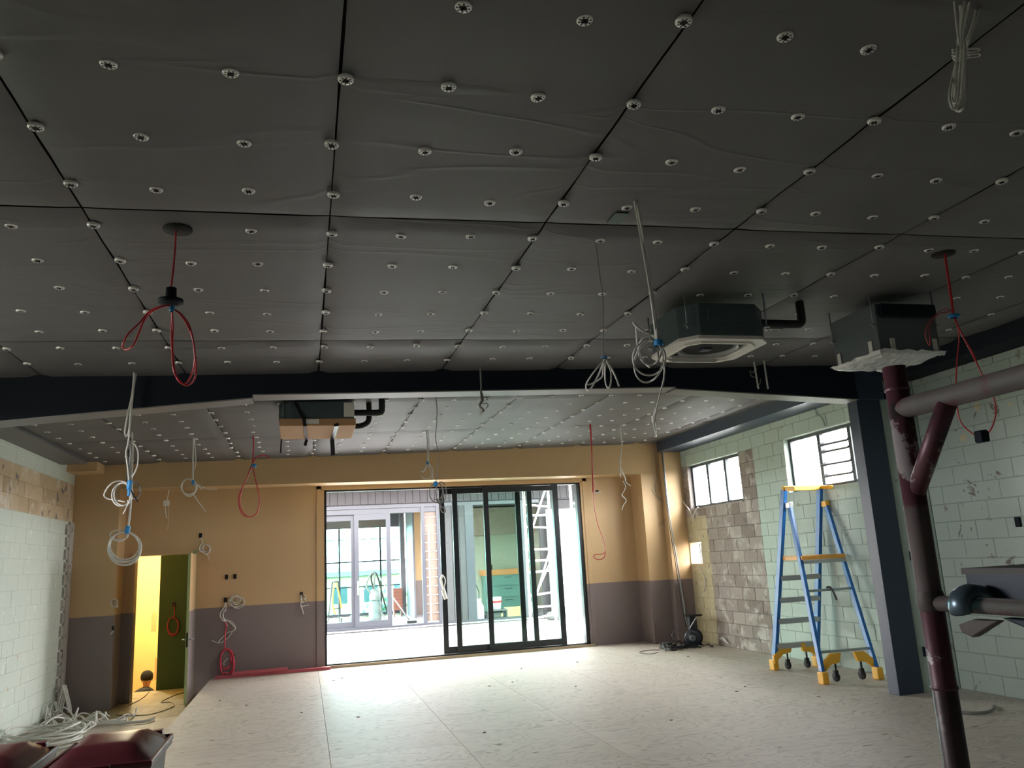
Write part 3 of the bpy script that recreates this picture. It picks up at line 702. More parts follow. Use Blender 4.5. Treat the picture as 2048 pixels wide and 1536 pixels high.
sw = thing('drop_saw', 'small dark saw on the floor behind the left glass door', 'saw', (1.35, 25.2, 0))
obj('base', MB().box(1.18, 1.52, 25.05, 25.35, 0.001, 0.07), vm, sw); obj('blade_guard', MB().lathe([(0.001,-0.02),(0.13,-0.02),(0.13,0.02),(0.001,0.02)], (1.4, 25.2, 0.21), (0.3,1,0)), bulk, sw); obj('handle', MB().tube([(1.4,25.2,0.22),(1.58,25.15,0.33)], 0.02, 6), rubber, sw)
c = thing('drawer_unit', 'brown wooden drawer unit standing on edge by the grey column', 'drawers', (3.02, 28.2, 0))
obj('body', MB().box(2.86, 3.17, 28.0, 28.4, 0.2, 0.92).box(2.88, 2.92, 28.02, 28.38, 0.001, 0.2).box(3.11, 3.15, 28.02, 28.38, 0.001, 0.2), M('brown_timber', (0.14, 0.055, 0.035), 0.6), c)
for k in range(6): obj('drawer', MB().box(2.87, 3.16, 27.98, 28.0, 0.22+0.115*k, 0.315+0.115*k), M('brown_timber_light', (0.20, 0.08, 0.05), 0.6), c)
# fence and neighbours to the right of the yard
fe = thing('fence', 'grey green ribbed metal fence behind the scaffold tower', 'fence', (8, 24.5, 0))
fm_ = M('ribbed_metal', (0.16, 0.17, 0.155), 0.5, var=0.1); rib = MB().box(0.0, 0.16, 0, 0.04, 0, 3.0).box(0.16, 0.20, -0.03, 0.04, 0, 3.0).mesh('fence_sheet', fm_)
for k in range(22): inst('fence_sheet', rib, (8.02+0.2*k*1.0-1.35, 22.4, 0), fe)
# scaffold tower in the yard
sc = thing('scaffold_tower', 'white aluminium scaffold tower in the courtyard behind the right panes', 'scaffold', (5.6, 18.2, 0))
scm = M('bright_aluminium', (0.80, 0.80, 0.78), 0.35, 0.1, var=0.04)
P0 = PZ(1063, 1272, 0); P1 = Vector((PY(1112, 1240, 18.9).x, 18.9, 0)); P2 = Vector((P0.x+1.15, P0.y+0.1, 0)); P3 = Vector((P1.x+1.1, 19.0, 0))
for P in (P0, P1, P2, P3): obj('post', MB().cyl((P.x, P.y, 0.0), (P.x, P.y, 4.6), 0.03, n=10), scm, sc)
for (A, B) in ((P0, P1), (P2, P3)):
    for k in range(9): obj('rung', MB().cyl((A.x, A.y, 0.35+0.5*k), (B.x, B.y, 0.35+0.5*k), 0.022, n=8), scm, sc)
    for k in range(3): obj('brace', MB().cyl((A.x-0.03, A.y, 0.35+1.5*k), (B.x-0.03, B.y, 1.85+1.5*k), 0.02, n=8), scm, sc)
for (A, B) in ((P0, P2), (P1, P3)):
    for k in range(4): obj('ledger', MB().cyl((A.x, A.y, 0.6+1.0*k), (B.x, B.y, 0.6+1.0*k), 0.022, n=8), scm, sc)
    obj('brace', MB().cyl((A.x, A.y, 0.6), (B.x, B.y, 2.6), 0.02, n=8), scm, sc)
obj('platform', MB().box(min(P0.x, P1.x)+0.05, P2.x, P0.y+0.05, P1.y-0.05, 3.9, 3.96), scm, sc)
tag(obj('cement_bag', MB().lathe([(0.001,0),(0.26,0.02),(0.30,0.10),(0.24,0.2),(0.001,0.24)], (6.6, 21.8, 0.001), (0,0,1), 14), M('dark_sack', (0.05,0.05,0.05), 0.8)), 'dark lumpy sack on the yard floor below the fence', 'sack')
# ---- landscape below: ground, houses, trees
struct('ground', MB().box(-120, 160, 31, 260, -9.2, -9.0), M('park_ground', (0.05, 0.085, 0.035), 0.9, var=0.4, scale=0.2))
def far_house(x, y, w, d, zt, colr, label, cols, rows):
    h = thing('apartment_block', label, 'building', (x, y, -9))
    wm = M('facade_'+label[:6].replace(' ', '_'), colr, 0.8, var=0.03)
    obj('wall', MB().box(x, x+w, y, y+d, -9.0, zt), wm, h)
    obj('roof', MB().box(x-0.3, x+w+0.3, y-0.3, y+d+0.3, zt, zt+0.35), M('roof_grey', (0.08,0.09,0.1), 0.7), h)
    me = MB().box(0, 1.0, -0.06, 0, 0, 1.2).mesh('window', M('far_window', (0.03, 0.04, 0.045), 0.2))
    for r in range(rows):
        for c_ in range(cols): inst('window', me, (x+w*(c_+0.5)/cols-0.5, y, zt-1.9-2.6*r), h)
far_house(1.4, 62, 11, 10, 1.1, (0.26, 0.20, 0.10), 'sandy apartment block beyond the park with small dark windows', 5, 3)
far_house(-9.5, 66, 10.2, 9, 0.9, (0.07, 0.11, 0.115), 'low bluish apartment block left of the sandy one', 5, 3)
leafA = M('park_leaf', (0.020, 0.060, 0.020), 0.7, var=0.5, scale=1.5); leafB = M('park_leaf_light', (0.045, 0.095, 0.025), 0.7, var=0.5, scale=1.5); bark = M('bark', (0.05, 0.035, 0.025), 0.9)
def tree(x, y, zt, r, mat, label, seed):
    rd = random.Random(seed); t = thing('tree', label, 'tree', (x, y, -9.0), group='trees in the park below')
    obj('trunk', MB().tube([(x, y, -9.0), (x+0.2, y, -6.0), (x, y, zt-r)], [0.35, 0.25, 0.12], 8), bark, t)
    m = MB()
    for k in range(2600):
        u = rd.uniform(-1, 1); an = rd.uniform(0, 6.283); rr = r*(0.70+0.33*rd.random())*(1+0.35*pnoise(Vector((u*2.2+seed, math.cos(an)*1.6, math.sin(an)*1.6))))
        q = Vector((x+rr*math.sqrt(1-u*u)*math.cos(an), y+rr*math.sqrt(1-u*u)*math.sin(an), zt-r+rr*u*0.9))
        a = Vector((rd.uniform(-1,1), rd.uniform(-1,1), rd.uniform(-1,1))).normalized(); b_ = a.orthogonal().normalized(); s_ = r*0.075
        n = len(m.v); m.v += [tuple(q-a*s_), tuple(q+b_*s_*0.6), tuple(q+a*s_), tuple(q-b_*s_*0.6)]; m.face((n, n+1, n+2, n+3))
    obj('crown', m, mat, t)
for i, (x, y, zt, r, mt) in enumerate(((-2.0, 44, -1.2, 2.2, leafA), (1.6, 50, -0.9, 2.6, leafA), (5.0, 45, 0.4, 2.7, leafA), (9.6, 41, 0.9, 2.6, leafB), (2.6, 36, -3.4, 2.0, leafB), (-6.0, 51, -0.4, 3.0, leafB), (11.0, 54, 1.3, 3.6, leafA))):
    tree(x, y, zt, r, mt, ('small dark green tree below the sandy apartment block', 'dark green tree in front of the middle of the sandy block', 'large dark green tree seen above the vacuum cleaner', 'light green tree seen beside the grey inner column', 'low light green bush tree nearest to the far windows', 'light green tree at the far left of the park view', 'tallest dark green tree at the right end of the park view')[i], i)

# ================================================================== OBJECTS IN THE ROOM
# ---- platform ladder
L = thing('platform_ladder', 'tall blue fibreglass platform ladder on castors by the right wall', 'ladder', (6.4, 9.7, 0))
def lerp(a, b, t): return Vector(a)+(Vector(b)-Vector(a))*t
cl0, cl1 = Vector((6.17,10.34,0.06)), Vector((6.37,9.90,2.38)); cr0, cr1 = Vector((6.80,10.30,0.06)), Vector((6.93,9.90,2.38))
bl0, bl1 = Vector((6.01,9.01,0.06)), Vector((6.385,9.84,2.18)); br0, br1 = Vector((6.74,8.97,0.06)), Vector((6.95,9.84,2.18))
for a, b in ((cl0, cl1), (cr0, cr1)): obj('rail', MB().obox(a, b, 0.05, 0.085, side=(1,0,0)), fibre, L, bevel=0.004)
for a, b in ((bl0, bl1), (br0, br1)): obj('rear_leg', MB().obox(a, b, 0.042, 0.07, side=(1,0,0)), fibre, L, bevel=0.004)
for k, t in enumerate((0.115, 0.255, 0.375, 0.50)):
    a = lerp(cl0, cl1, t); b = lerp(cr0, cr1, t); obj('step', MB().obox(a, b, 0.09, 0.03, side=(0,1,0)).obox(a+Vector((0,-0.045,-0.02)), b+Vector((0,-0.045,-0.02)), 0.012, 0.06, side=(0,1,0)), alu, L)
orng = M('orange_tread', (0.72, 0.33, 0.06), 0.5, var=0.1)
zp = 1.46; pa = lerp(cl0, cl1, 0.605); pb = lerp(cr0, cr1, 0.605); pc = lerp(bl0, bl1, 0.655); pd = lerp(br0, br1, 0.655)
m = MB(); m.prism([(pc.x-0.01, pc.y-0.06), (pd.x+0.01, pd.y-0.06), (pb.x-0.02, pb.y+0.02), (pa.x+0.02, pa.y+0.02)], 0.055, 'z', zp-0.02); obj('platform', m, orng, L, bevel=0.006)
obj('platform_brace', MB().obox((pc.x, pc.y-0.07, zp-0.045), (pd.x, pd.y-0.07, zp-0.045), 0.02, 0.045, side=(0,1,0)), alu, L)
for t in (0.47, 0.135):
    a = lerp(bl0, bl1, t); b = lerp(br0, br1, t); obj('cross_bar', MB().obox(a, b, 0.03, 0.03, side=(0,1,0)), steel, L)
hk = lerp(lerp(bl0, bl1, 0.47), lerp(br0, br1, 0.47), 0.5)
obj('hook', MB().tube(smooth([hk+Vector((-0.05,-0.02,0.03)), hk+Vector((0.0,-0.03,0.03)), hk+Vector((0.04,-0.03,-0.04)), hk+Vector((0.07,-0.03,-0.13))]), 0.014, 6), bulk, L)
gt = 2.40
obj('guard_rail', MB().obox((cl1.x-0.02, 9.90, gt), (cr1.x+0.05, 9.90, gt), 0.045, 0.07, side=(0,1,0)), yel, L, bevel=0.008)
for gx in (cl1.x+0.01, cr1.x+0.03): obj('guard_arm', MB().obox((gx, 9.88, gt), (gx, 9.66, gt-0.02), 0.03, 0.05, side=(1,0,0)), yel, L, bevel=0.008)
for a in (bl1, br1): obj('hinge_bracket', MB().box(a.x-0.035, a.x+0.03, a.y-0.05, a.y+0.06, a.z-0.05, a.z+0.03), yel if a is br1 else alu, L, bevel=0.008)
for a in (cl0, cr0, bl0, br0):
    obj('foot', MB().prism([(a.x-0.04, a.y-0.06), (a.x+0.04, a.y-0.06), (a.x+0.04, a.y+0.06), (a.x-0.04, a.y+0.06)], 0.14, 'z', 0.0), yel, L, bevel=0.012)
def castor(p, dirx, top):
    # gusset from foot to bar, stem and wheel
    x, y = p
    g = obj('castor_bracket', MB().prism([(x, top), (x+dirx*0.14, top-0.0), (x+dirx*0.10, top-0.11), (x-dirx*0.02, top-0.13), (x-dirx*0.16, top-0.24), (x-dirx*0.17, top-0.14)], 0.05, 'y', y-0.025), yel, L, bevel=0.006)
    obj('castor', MB().cyl((x+dirx*0.05, y, 0.07), (x+dirx*0.05, y, top-0.11), 0.012, n=8).box(x+dirx*0.05-0.025, x+dirx*0.05+0.025, y-0.012, y+0.03, 0.06, 0.13).lathe([(0.001,-0.016),(0.045,-0.016),(0.056,-0.008),(0.056,0.008),(0.045,0.016),(0.001,0.016)], (x+dirx*0.05, y+0.01, 0.057), (1,0.2,0), 18), rubber, g)
castor((6.17+0.13, 10.28), 1, 0.33); castor((6.80-0.13, 10.24), -1, 0.33)
castor((6.04+0.14, 9.06), 1, 0.33); castor((6.76-0.14, 9.03), -1, 0.33)

# ---- ceiling cassette units
def rods(A, cx, cy, hx, hy, zl):
    for sx in (-1, 1):
        for sy in (-1, 1):
            r = obj('hanger_rod', MB().cyl((cx+sx*hx, cy+sy*hy, zl), (cx+sx*hx, cy+sy*hy, cz(cx+sx*hx, cy+sy*hy)+0.02), 0.006, n=6).box(cx+sx*hx-0.02, cx+sx*hx+0.02, cy+sy*hy-0.015, cy+sy*hy+0.015, zl+0.02, zl+0.03), steel, A)
def octo(cx, cy, hx, hy, c): return [(cx-hx+c,cy-hy),(cx+hx-c,cy-hy),(cx+hx,cy-hy+c),(cx+hx,cy+hy-c),(cx+hx-c,cy+hy),(cx-hx+c,cy+hy),(cx-hx,cy+hy-c),(cx-hx,cy-hy+c)]
A = thing('air_conditioner', 'grey octagonal ceiling air conditioner with open white grille frame', 'air conditioner', (3.10, 5.64, 3.5), 'ceiling cassette air conditioners')
cx, cy = 3.11, 5.65
body = obj('body', MB().prism(octo(cx, cy, 0.37, 0.36, 0.13), 0.255, 'z', 3.215), greysteel, A, bevel=0.008)
for (dx) in (-0.17, 0.02): obj('pressed_panel', MB().box(cx+dx, cx+dx+0.16, cy-0.366, cy-0.358, 3.33, 3.42), greysteel, body, bevel=0.004)
def ring(m, outer, inner, z0, z1):
    k = len(outer); n = len(m.v)
    for z in (z0, z1):
        for p in outer+inner: m.v.append((p[0], p[1], z))
    for i in range(k):
        j = (i+1) % k
        m.face((n+i, n+k+i, n+k+j, n+j)); m.face((n+2*k+i, n+2*k+j, n+3*k+j, n+3*k+i))
        m.face((n+i, n+j, n+2*k+j, n+2*k+i)); m.face((n+k+i, n+3*k+i, n+3*k+j, n+k+j))
    return m
gr_ = obj('grille_frame', ring(MB(), octo(cx, cy, 0.375, 0.365, 0.11), octo(cx, cy, 0.255, 0.245, 0.07), 3.185, 3.214), whitep, A, bevel=0.004)
obj('grille_frame', ring(MB(), octo(cx, cy, 0.30, 0.29, 0.09), octo(cx, cy, 0.28, 0.27, 0.08), 3.17, 3.184), whitep, A)
obj('fan_shroud', MB().lathe([(0.24,0.0),(0.235,0.02),(0.20,0.05),(0.19,0.07)], (cx, cy, 3.19), (0,0,1), 32), M('pale_grey_plastic', (0.45,0.46,0.46), 0.4), A)
obj('intake', MB().lathe([(0.001,0.0),(0.20,0.0)], (cx, cy, 3.212), (0,0,1), 32), dark_hole, A)
obj('intake_motor', MB().box(cx-0.05, cx+0.03, cy-0.02, cy+0.06, 3.195, 3.211), navy, A)
obj('vane', MB().box(cx-0.20, cx+0.20, cy+0.25, cy+0.27, 3.16, 3.183), whitep, A)
rods(A, cx, cy, 0.335, 0.335, 3.27)
def pipe(A, pts, r, mt=foam): return obj('insulated_pipe', MB().tube(smooth(pts, 4), r, 10), mt, A)
pipe(A, [(cx+0.36, cy-0.18, 3.37), (cx+0.52, cy-0.18, 3.37), (cx+0.70, cy-0.18, 3.37), (cx+0.745, cy-0.18, 3.38), (cx+0.76, cy-0.18, 3.42), (cx+0.76, cy-0.18, 3.56)], 0.034)
obj('copper_pipe', MB().tube([(cx+0.35, cy-0.14, 3.34), (cx+0.60, cy-0.14, 3.34)], 0.009, 8), M('pale_pipe', (0.6,0.58,0.5), 0.4), A)
a = PY(1505, 700, 6.0); b = PY(1517, 778, 6.0); a2 = PY(1524, 690, 5.95); b2 = PY(1536, 778, 5.95)
for p, q in ((a, b), (a2, b2)): obj('tape_tail', MB().obox((p.x, p.y, 3.19), q, 0.014, 0.003, side=(1,0,0)), whitep, A)
# B: plastic wrapped unit
B = thing('air_conditioner', 'grey square ceiling air conditioner with its underside wrapped in plastic', 'air conditioner', (4.70, 5.57, 3.5), 'ceiling cassette air conditioners')
x0, x1, y0, y1, z0, z1 = 4.41, 4.98, 5.28, 5.84, 3.10, 3.50
bb = obj('body', MB().box(x0, x1, y0, y1, z0, z1), M('grey_sheet_metal_light', (0.15, 0.18, 0.19), 0.4, 0.3, var=0.05), B, bevel=0.006)
obj('electrical_box', MB().box(x0+0.03, x1-0.02, y0-0.05, y0-0.001, 3.38, 3.49), black, B, bevel=0.015)
rods(B, 4.695, 5.56, 0.30, 0.26, 3.30)
# crumpled plastic sheet
m = MB(); N = 26; pr = 0.04
for j in range(N+1):
    for i in range(N+1):
        u, v_ = i/N, j/N; X = x0-pr+(x1-x0+2*pr)*u; Y = y0-pr+(y1-y0+2*pr)*v_
        e = min(u, 1-u, v_, 1-v_)
        z = z0-0.012-0.03*min(1, e*6)+0.016*pnoise(Vector((X*14, Y*14, 1)))+0.01*pnoise(Vector((X*40, Y*9, 4)))
        if e < 0.001: z += 0.018+0.02*pnoise(Vector((X*9, Y*9, 7)))
        m.v.append((X, Y, z))
for j in range(N):
    for i in range(N): a = j*(N+1)+i; m.face((a, a+1, a+N+2, a+N+1))
pl = NT('clear_plastic_film'); pl.col((0.72, 0.74, 0.72)); pl.b.inputs['Roughness'].default_value = 0.22; pl.b.inputs['Alpha'].default_value = 0.78; pl.b.inputs['Specular IOR Level'].default_value = 0.8
obj('plastic_film', m, pl.m, B)
for (X, Y, sx) in ((x0-0.004, y1-0.06, 0), (x0-0.004, y0+0.10, 0), (x0+0.12, y0-0.004, 1), (x1-0.05, y0-0.004, 1)):
    w = 0.022
    obj('tape_strip', MB().box(X-w if sx else X-0.004, X+w if sx else X, Y-0.004 if sx else Y-w, Y if sx else Y+w, z0-0.015, z0+0.11), whitep, B)
# C: far unit packed on cardboard
Cc = thing('air_conditioner', 'far ceiling air conditioner strapped onto a cardboard tray', 'air conditioner', (0.12, 9.4, 3.5), 'ceiling cassette air conditioners')
cx, cy = 0.13, 9.42
obj('body', MB().prism(octo(cx, cy, 0.41, 0.40, 0.13), 0.19, 'z', 3.285), greysteel, Cc, bevel=0.006)
obj('label_plate', MB().box(cx+0.29, cx+0.405, cy-0.40, cy-0.385, 3.30, 3.46), whitep, Cc)
obj('cardboard_tray', MB().prism([(cx-0.40, cy-0.42), (cx+0.42, cy-0.40), (cx+0.42, cy+0.55), (cx-0.41, cy+0.53)], 0.08, 'z', 3.20), card, Cc, bevel=0.004)
obj('shipping_label', MB().box(cx-0.12, cx+0.02, cy-0.424, cy-0.420, 3.22, 3.27), whitep, Cc)
rods(Cc, cx, cy, 0.36, 0.34, 3.31)
def strap(pts, w=0.035):
    m = MB()
    for p, q in zip(pts[:-1], pts[1:]): m.obox(p, q, w, 0.006, side=(1,0,0))
    obj('strap', m, cableb, Cc)
strap([(cx-0.24, cy-0.41, 3.475), (cx-0.14, cy-0.43, 3.27), (cx-0.13, cy-0.43, 3.195), (cx-0.11, cy+0.53, 3.19), (cx-0.13, cy+0.54, 3.12)])
strap([(cx+0.20, cy-0.42, 3.22), (cx+0.21, cy-0.42, 3.193), (cx+0.19, cy+0.5, 3.188), (cx+0.20, cy+0.55, 3.0)], 0.05)
strap([(cx-0.40, cy+0.5, 3.2), (cx-0.41, cy+0.5, 3.03)], 0.018)
pipe(Cc, [(cx+0.40, cy-0.25, 3.37), (cx+0.55, cy-0.25, 3.37), (cx+0.68, cy-0.25, 3.37), (cx+0.72, cy-0.25, 3.39), (cx+0.725, cy-0.25, 3.46), (cx+0.725, cy-0.25, 3.56)], 0.036)
pipe(Cc, [(cx+0.42, cy+0.05, 3.27), (cx+0.50, cy+0.05, 3.27), (cx+0.58, cy+0.05, 3.31), (cx+0.60, cy+0.05, 3.38), (cx+0.60, cy+0.05, 3.56)], 0.032)

# ---- near scaffold frame
sf = thing('scaffold', 'worn maroon tubular scaffold frame standing at the right foreground', 'scaffold', (1.27, 1.5, 0))
t = NT('worn_scaffold_paint'); n1 = t.noise(9, 6, 0.7); z = t.xyz()[2]
mar = t.mix(t.noise(5, 3), (0.085, 0.028, 0.042), (0.125, 0.045, 0.060))
c_ = t.mix(t.step(n1, 0.57, 0.03), mar, (0.40, 0.36, 0.36)); c_ = t.mix(t.step(t.noise(14, 5, 0.7), 0.60, 0.03), c_, (0.045, 0.035, 0.035))
grey = t.mix(t.noise(7, 5), (0.09, 0.08, 0.075), (0.26, 0.23, 0.22))
band = t.math('MULTIPLY', t.step(z, 1.50, 0.02), t.step(t.math('MULTIPLY', z, -1), -1.72, 0.01))
low = t.step(t.math('MULTIPLY', z, -1), -1.36, 0.03)
c_ = t.mix(t.math('MULTIPLY', band, 0.8), c_, grey); c_ = t.mix(t.math('MULTIPLY', low, 0.85), c_, t.mix(n1, (0.012,0.010,0.010), (0.05,0.03,0.03)))
t.col(c_); t.b.inputs['Roughness'].default_value = 0.45; t.b.inputs['Metallic'].default_value = 0.15; t.bump(n1, 0.25, 0.002); scafm = t.m
worn = M('worn_grey_steel', (0.075, 0.062, 0.056), 0.6, 0.0, var=0.35, scale=14, c2=(0.08, 0.03, 0.035), thr=0.6)
px_, py_ = 1.262, 1.478
T = Vector((px_, py_, 0)); R_ = 0.0242
obj('post', MB().cyl((px_, py_, 0), (px_, py_, 2.02), R_, n=28), scafm, sf)
obj('post', MB().cyl((px_-0.02, py_-1.25, 0), (px_-0.02, py_-1.25, 2.02), R_, n=20), scafm, sf)
zt = 1.925
obj('top_rail', MB().cyl((px_, py_, zt), (px_+0.012, py_-1.25, zt), R_*0.92, n=24), worn, sf)
obj('diagonal_brace', MB().cyl((px_, py_-0.0, 1.735), (px_, py_-0.135, zt-0.01), R_*0.80, n=20), scafm, sf)
obj('lower_rail', MB().cyl((px_, py_, 1.515), (px_-0.02, py_-1.25, 1.515), 0.0155, n=20), worn, sf)
obj('weld_collar', MB().lathe([(R_+0.001,0),(R_+0.004,0.01),(R_+0.004,0.03),(R_+0.001,0.04)], (px_, py_, 1.500)), worn, sf)
obj('joint_ring', MB().lathe([(R_+0.001,0),(R_+0.003,0.004),(R_+0.001,0.008)], (px_, py_, 1.965)).lathe([(R_+0.001,0),(R_+0.003,0.004),(R_+0.001,0.008)], (px_, py_, 1.345)), scafm, sf)
pk = thing('scaffold_plank', 'dark steel edged scaffold plank hooked onto the frame at right', 'plank', (1.9, 1.15, 1.53))
obj('deck', MB().box(1.292, 3.2, 0.86, 1.415, 1.572, 1.584), M('dirty_deck', (0.06, 0.055, 0.05), 0.6, var=0.3), pk)
obj('end_channel', MB().box(1.292, 1.300, 0.86, 1.40, 1.527, 1.572), M('dark_blue_steel', (0.018, 0.028, 0.040), 0.35, 0.4), pk)
obj('side_channel', MB().box(1.300, 3.2, 1.405, 1.413, 1.50, 1.572).box(1.300, 3.2, 0.862, 0.870, 1.50, 1.572), M('dark_blue_steel'), pk)
for yy in (1.365, 0.92):
    m = MB(); C = Vector((px_, yy, 1.515)); m.tube([C+Vector((0.034*math.cos(a), 0, 0.026*math.sin(a))) for a in [math.pi*(-0.1+1.25*k/10) for k in range(11)]], 0.016, 10, flat=1.6)
    obj('hook', m, M('blue_grey_steel', (0.10, 0.15, 0.19), 0.3, 0.5), pk)
obj('lock_lug', MB().prism([(1.30,1.49),(1.36,1.49),(1.40,1.478),(1.395,1.463),(1.37,1.455),(1.33,1.475)], 0.02, 'x', 1.25), worn, pk, bevel=0.003)
obj('under_brace', MB().prism([(1.30,1.495),(1.15,1.495),(1.0,1.44),(1.0,1.40),(1.18,1.46)], 0.03, 'x', 1.255), M('dark_blue_steel'), pk, bevel=0.004)

# ---- wheelie bins
def wheelie(cx, cy, rot, label, lid_dz=0.0):
    w = thing('wheelie_bin', label, 'bin', (cx, cy, 0), 'wheelie bins in the foreground')
    R2 = Matrix.Rotation(rot, 3, 'Z'); T_ = Vector((cx, cy, 0))
    def X(m):
        m.v = [tuple(R2 @ Vector((v[0]*0.72, v[1]*0.80, v[2]*0.92)) + T_) for v in m.v]; return m
    m = MB(); z0, z1 = 0.10, 0.965
    b = [(-0.20,-0.24),(0.20,-0.24),(0.20,0.24),(-0.20,0.24)]; t_ = [(-0.27,-0.33),(0.27,-0.33),(0.27,0.33),(-0.27,0.33)]
    m.v = [(x, y, z0) for x, y in b]+[(x, y, z1) for x, y in t_]
    for q in ((3,2,1,0),(4,5,6,7),(0,1,5,4),(1,2,6,5),(2,3,7,6),(3,0,4,7)): m.face(q)
    bd = obj('body', X(m), binbody, w, bevel=0.02)
    obj('rim', X(ring(MB(), [(-0.295,-0.36),(0.295,-0.36),(0.295,0.36),(-0.295,0.36)], [(-0.25,-0.31),(0.25,-0.31),(0.25,0.31),(-0.25,0.31)], 0.955, 0.995)), binbody, w, bevel=0.008)
    m = MB(); n = 10; k = 10
    for j in range(k+1):
        for i in range(n+1):
            u = i/n*2-1; v_ = j/k*2-1
            s1 = max(abs(u), abs(v_)); zz = 1.0+0.045*(1-s1**4)+(0.022 if s1 < 0.72 else 0)
            if s1 > 0.99: zz = 0.992
            m.v.append((u*0.285*(1-0.06*v_*v_*abs(u)), v_*0.355, zz))
    for j in range(k):
        for i in range(n): a = j*(n+1)+i; m.face((a, a+1, a+n+2, a+n+1), True)
    ld = obj('lid', X(m), binlid, w)
    obj('lid_skirt', X(ring(MB(), [(-0.302,-0.372),(0.302,-0.372),(0.302,0.365),(-0.302,0.365)], [(-0.283,-0.353),(0.283,-0.353),(0.283,0.353),(-0.283,0.353)], 0.978, 1.006)), binlid, w, bevel=0.006)
    for sx in (-1, 1):
        obj('hinge', X(MB().box(sx*0.2-0.035, sx*0.2+0.035, 0.34, 0.41, 0.975, 1.03)), binlid, w, bevel=0.008)
        obj('wheel', X(MB().lathe([(0.001,-0.025),(0.085,-0.025),(0.10,-0.01),(0.10,0.01),(0.085,0.025),(0.001,0.025)], (sx*0.24, 0.27, 0.1005), (1,0,0))), rubber, w)
    obj('handle', X(MB().tube([(-0.22,0.425,0.985),(0.22,0.425,0.985)], 0.014, 8).box(-0.22,-0.19,0.36,0.42,0.965,0.985).box(0.19,0.22,0.36,0.42,0.965,0.985)), binbody, w)
    obj('lid_grip', X(MB().box(-0.09, 0.09, -0.40, -0.365, 0.985, 1.008)), binlid, w, bevel=0.006)
    obj('body_foot', X(MB().box(-0.17, 0.17, -0.23, -0.19, 0.0, 0.11)), binbody, w)
    return w
wheelie(-0.825, 4.13, 0.0, 'dark wheelie bin with a maroon lid in the foreground, right one of the pair')
wheelie(-1.31, 4.10, 0.02, 'dark wheelie bin with a maroon lid cut off by the left picture edge')

# ---- pink stained timber on the floor by the back wall
for (xa, xb, yy, z0, lab) in ((-1.42, 0.42, 14.80, 0.001, 'long red stained timber batten on the floor against the back wall'), (-1.15, -0.28, 14.77, 0.048, 'short red stained timber lying on top of the long batten')):
    tag(obj('timber_batten', MB().box(xa, xb, yy-0.10, yy, z0, z0+0.045), pinkt, bevel=0.003), lab, 'timber', 'red stained timber battens')

# ---- man on the stairs
pm = thing('person', 'man in a black beanie and dark jacket going down the stairs beyond the doorway', 'person', (-2.97, 17.66, -1.75))
def skinned(name, verts, edges, mat, par, sub=2):
    me = bpy.data.meshes.new(name); me.from_pydata([v[0] for v in verts], edges, []); me.materials.append(mat)
    o = bpy.data.objects.new(name, me); COL.objects.link(o); o.parent = par; o.location = -woff(par)
    sk = o.modifiers.new('skin', 'SKIN'); sk.use_smooth_shade = True
    for i, v in enumerate(verts):
        r = v[1]; me.skin_vertices[0].data[i].radius = (r, r) if isinstance(r, (int, float)) else r
    me.skin_vertices[0].data[0].use_root = True
    s_ = o.modifiers.new('sub', 'SUBSURF'); s_.levels = sub; s_.render_levels = sub
    return o
bx, by, bz = -2.97, 17.66, -1.945
def q(x, y, z): return (bx+x, by+y, bz+z)
skin = M('skin', (0.46, 0.25, 0.17), 0.55, var=0.05); jack = M('navy_jacket', (0.012, 0.017, 0.030), 0.7); trous = M('dark_trousers', (0.02,0.02,0.022), 0.8)
vs = [(q(0,0,0.95),(0.15,0.11)),(q(0,0.02,1.2),(0.14,0.10)),(q(0,0.03,1.40),(0.16,0.10)),(q(0,0.05,1.50),0.06),(q(0.01,0.07,1.60),0.062),(q(0.015,0.075,1.70),0.095),(q(0.015,0.07,1.78),0.085),
      (q(-0.17,0.02,1.40),0.055),(q(-0.22,0.05,1.13),0.045),(q(-0.2,0.2,0.92),0.035),(q(0.17,0.02,1.40),0.055),(q(0.24,0.04,1.12),0.045),(q(0.26,0.18,0.95),0.035),
      (q(-0.09,0,0.88),0.085),(q(-0.10,0.04,0.48),0.06),(q(-0.10,0.0,0.08),0.045),(q(-0.10,0.14,0.035),0.035),(q(0.09,0,0.88),0.085),(q(0.10,0.10,0.62),0.06),(q(0.10,0.22,0.22),0.045)]
es = [(0,1),(1,2),(2,3),(3,4),(4,5),(5,6),(2,7),(7,8),(8,9),(2,10),(10,11),(11,12),(0,13),(13,14),(14,15),(15,16),(0,17),(17,18),(18,19)]
skinned('body', vs, es, skin, pm)
vj = [(q(0,0,0.86),(0.19,0.14)),(q(0,0.02,1.2),(0.18,0.13)),(q(0,0.03,1.40),(0.20,0.13)),(q(-0.05,-0.01,1.60),0.115),(q(-0.18,0.02,1.41),0.075),(q(-0.22,0.05,1.13),0.062),(q(-0.2,0.18,0.95),0.05),(q(0.18,0.02,1.41),0.075),(q(0.24,0.04,1.12),0.062),(q(0.26,0.16,0.98),0.05)]
skinned('jacket', vj, [(0,1),(1,2),(2,3),(2,4),(4,5),(5,6),(2,7),(7,8),(8,9)], jack, pm)
vt = [(q(0,0,0.95),(0.16,0.12)),(q(-0.09,0,0.86),0.10),(q(-0.10,0.04,0.48),0.075),(q(-0.10,0.0,0.12),0.06),(q(0.09,0,0.86),0.10),(q(0.10,0.10,0.62),0.075),(q(0.10,0.20,0.26),0.06)]
skinned('trousers', vt, [(0,1),(1,2),(2,3),(0,4),(4,5),(5,6)], trous, pm)
hd = Vector(q(0.015,0.07,1.735))
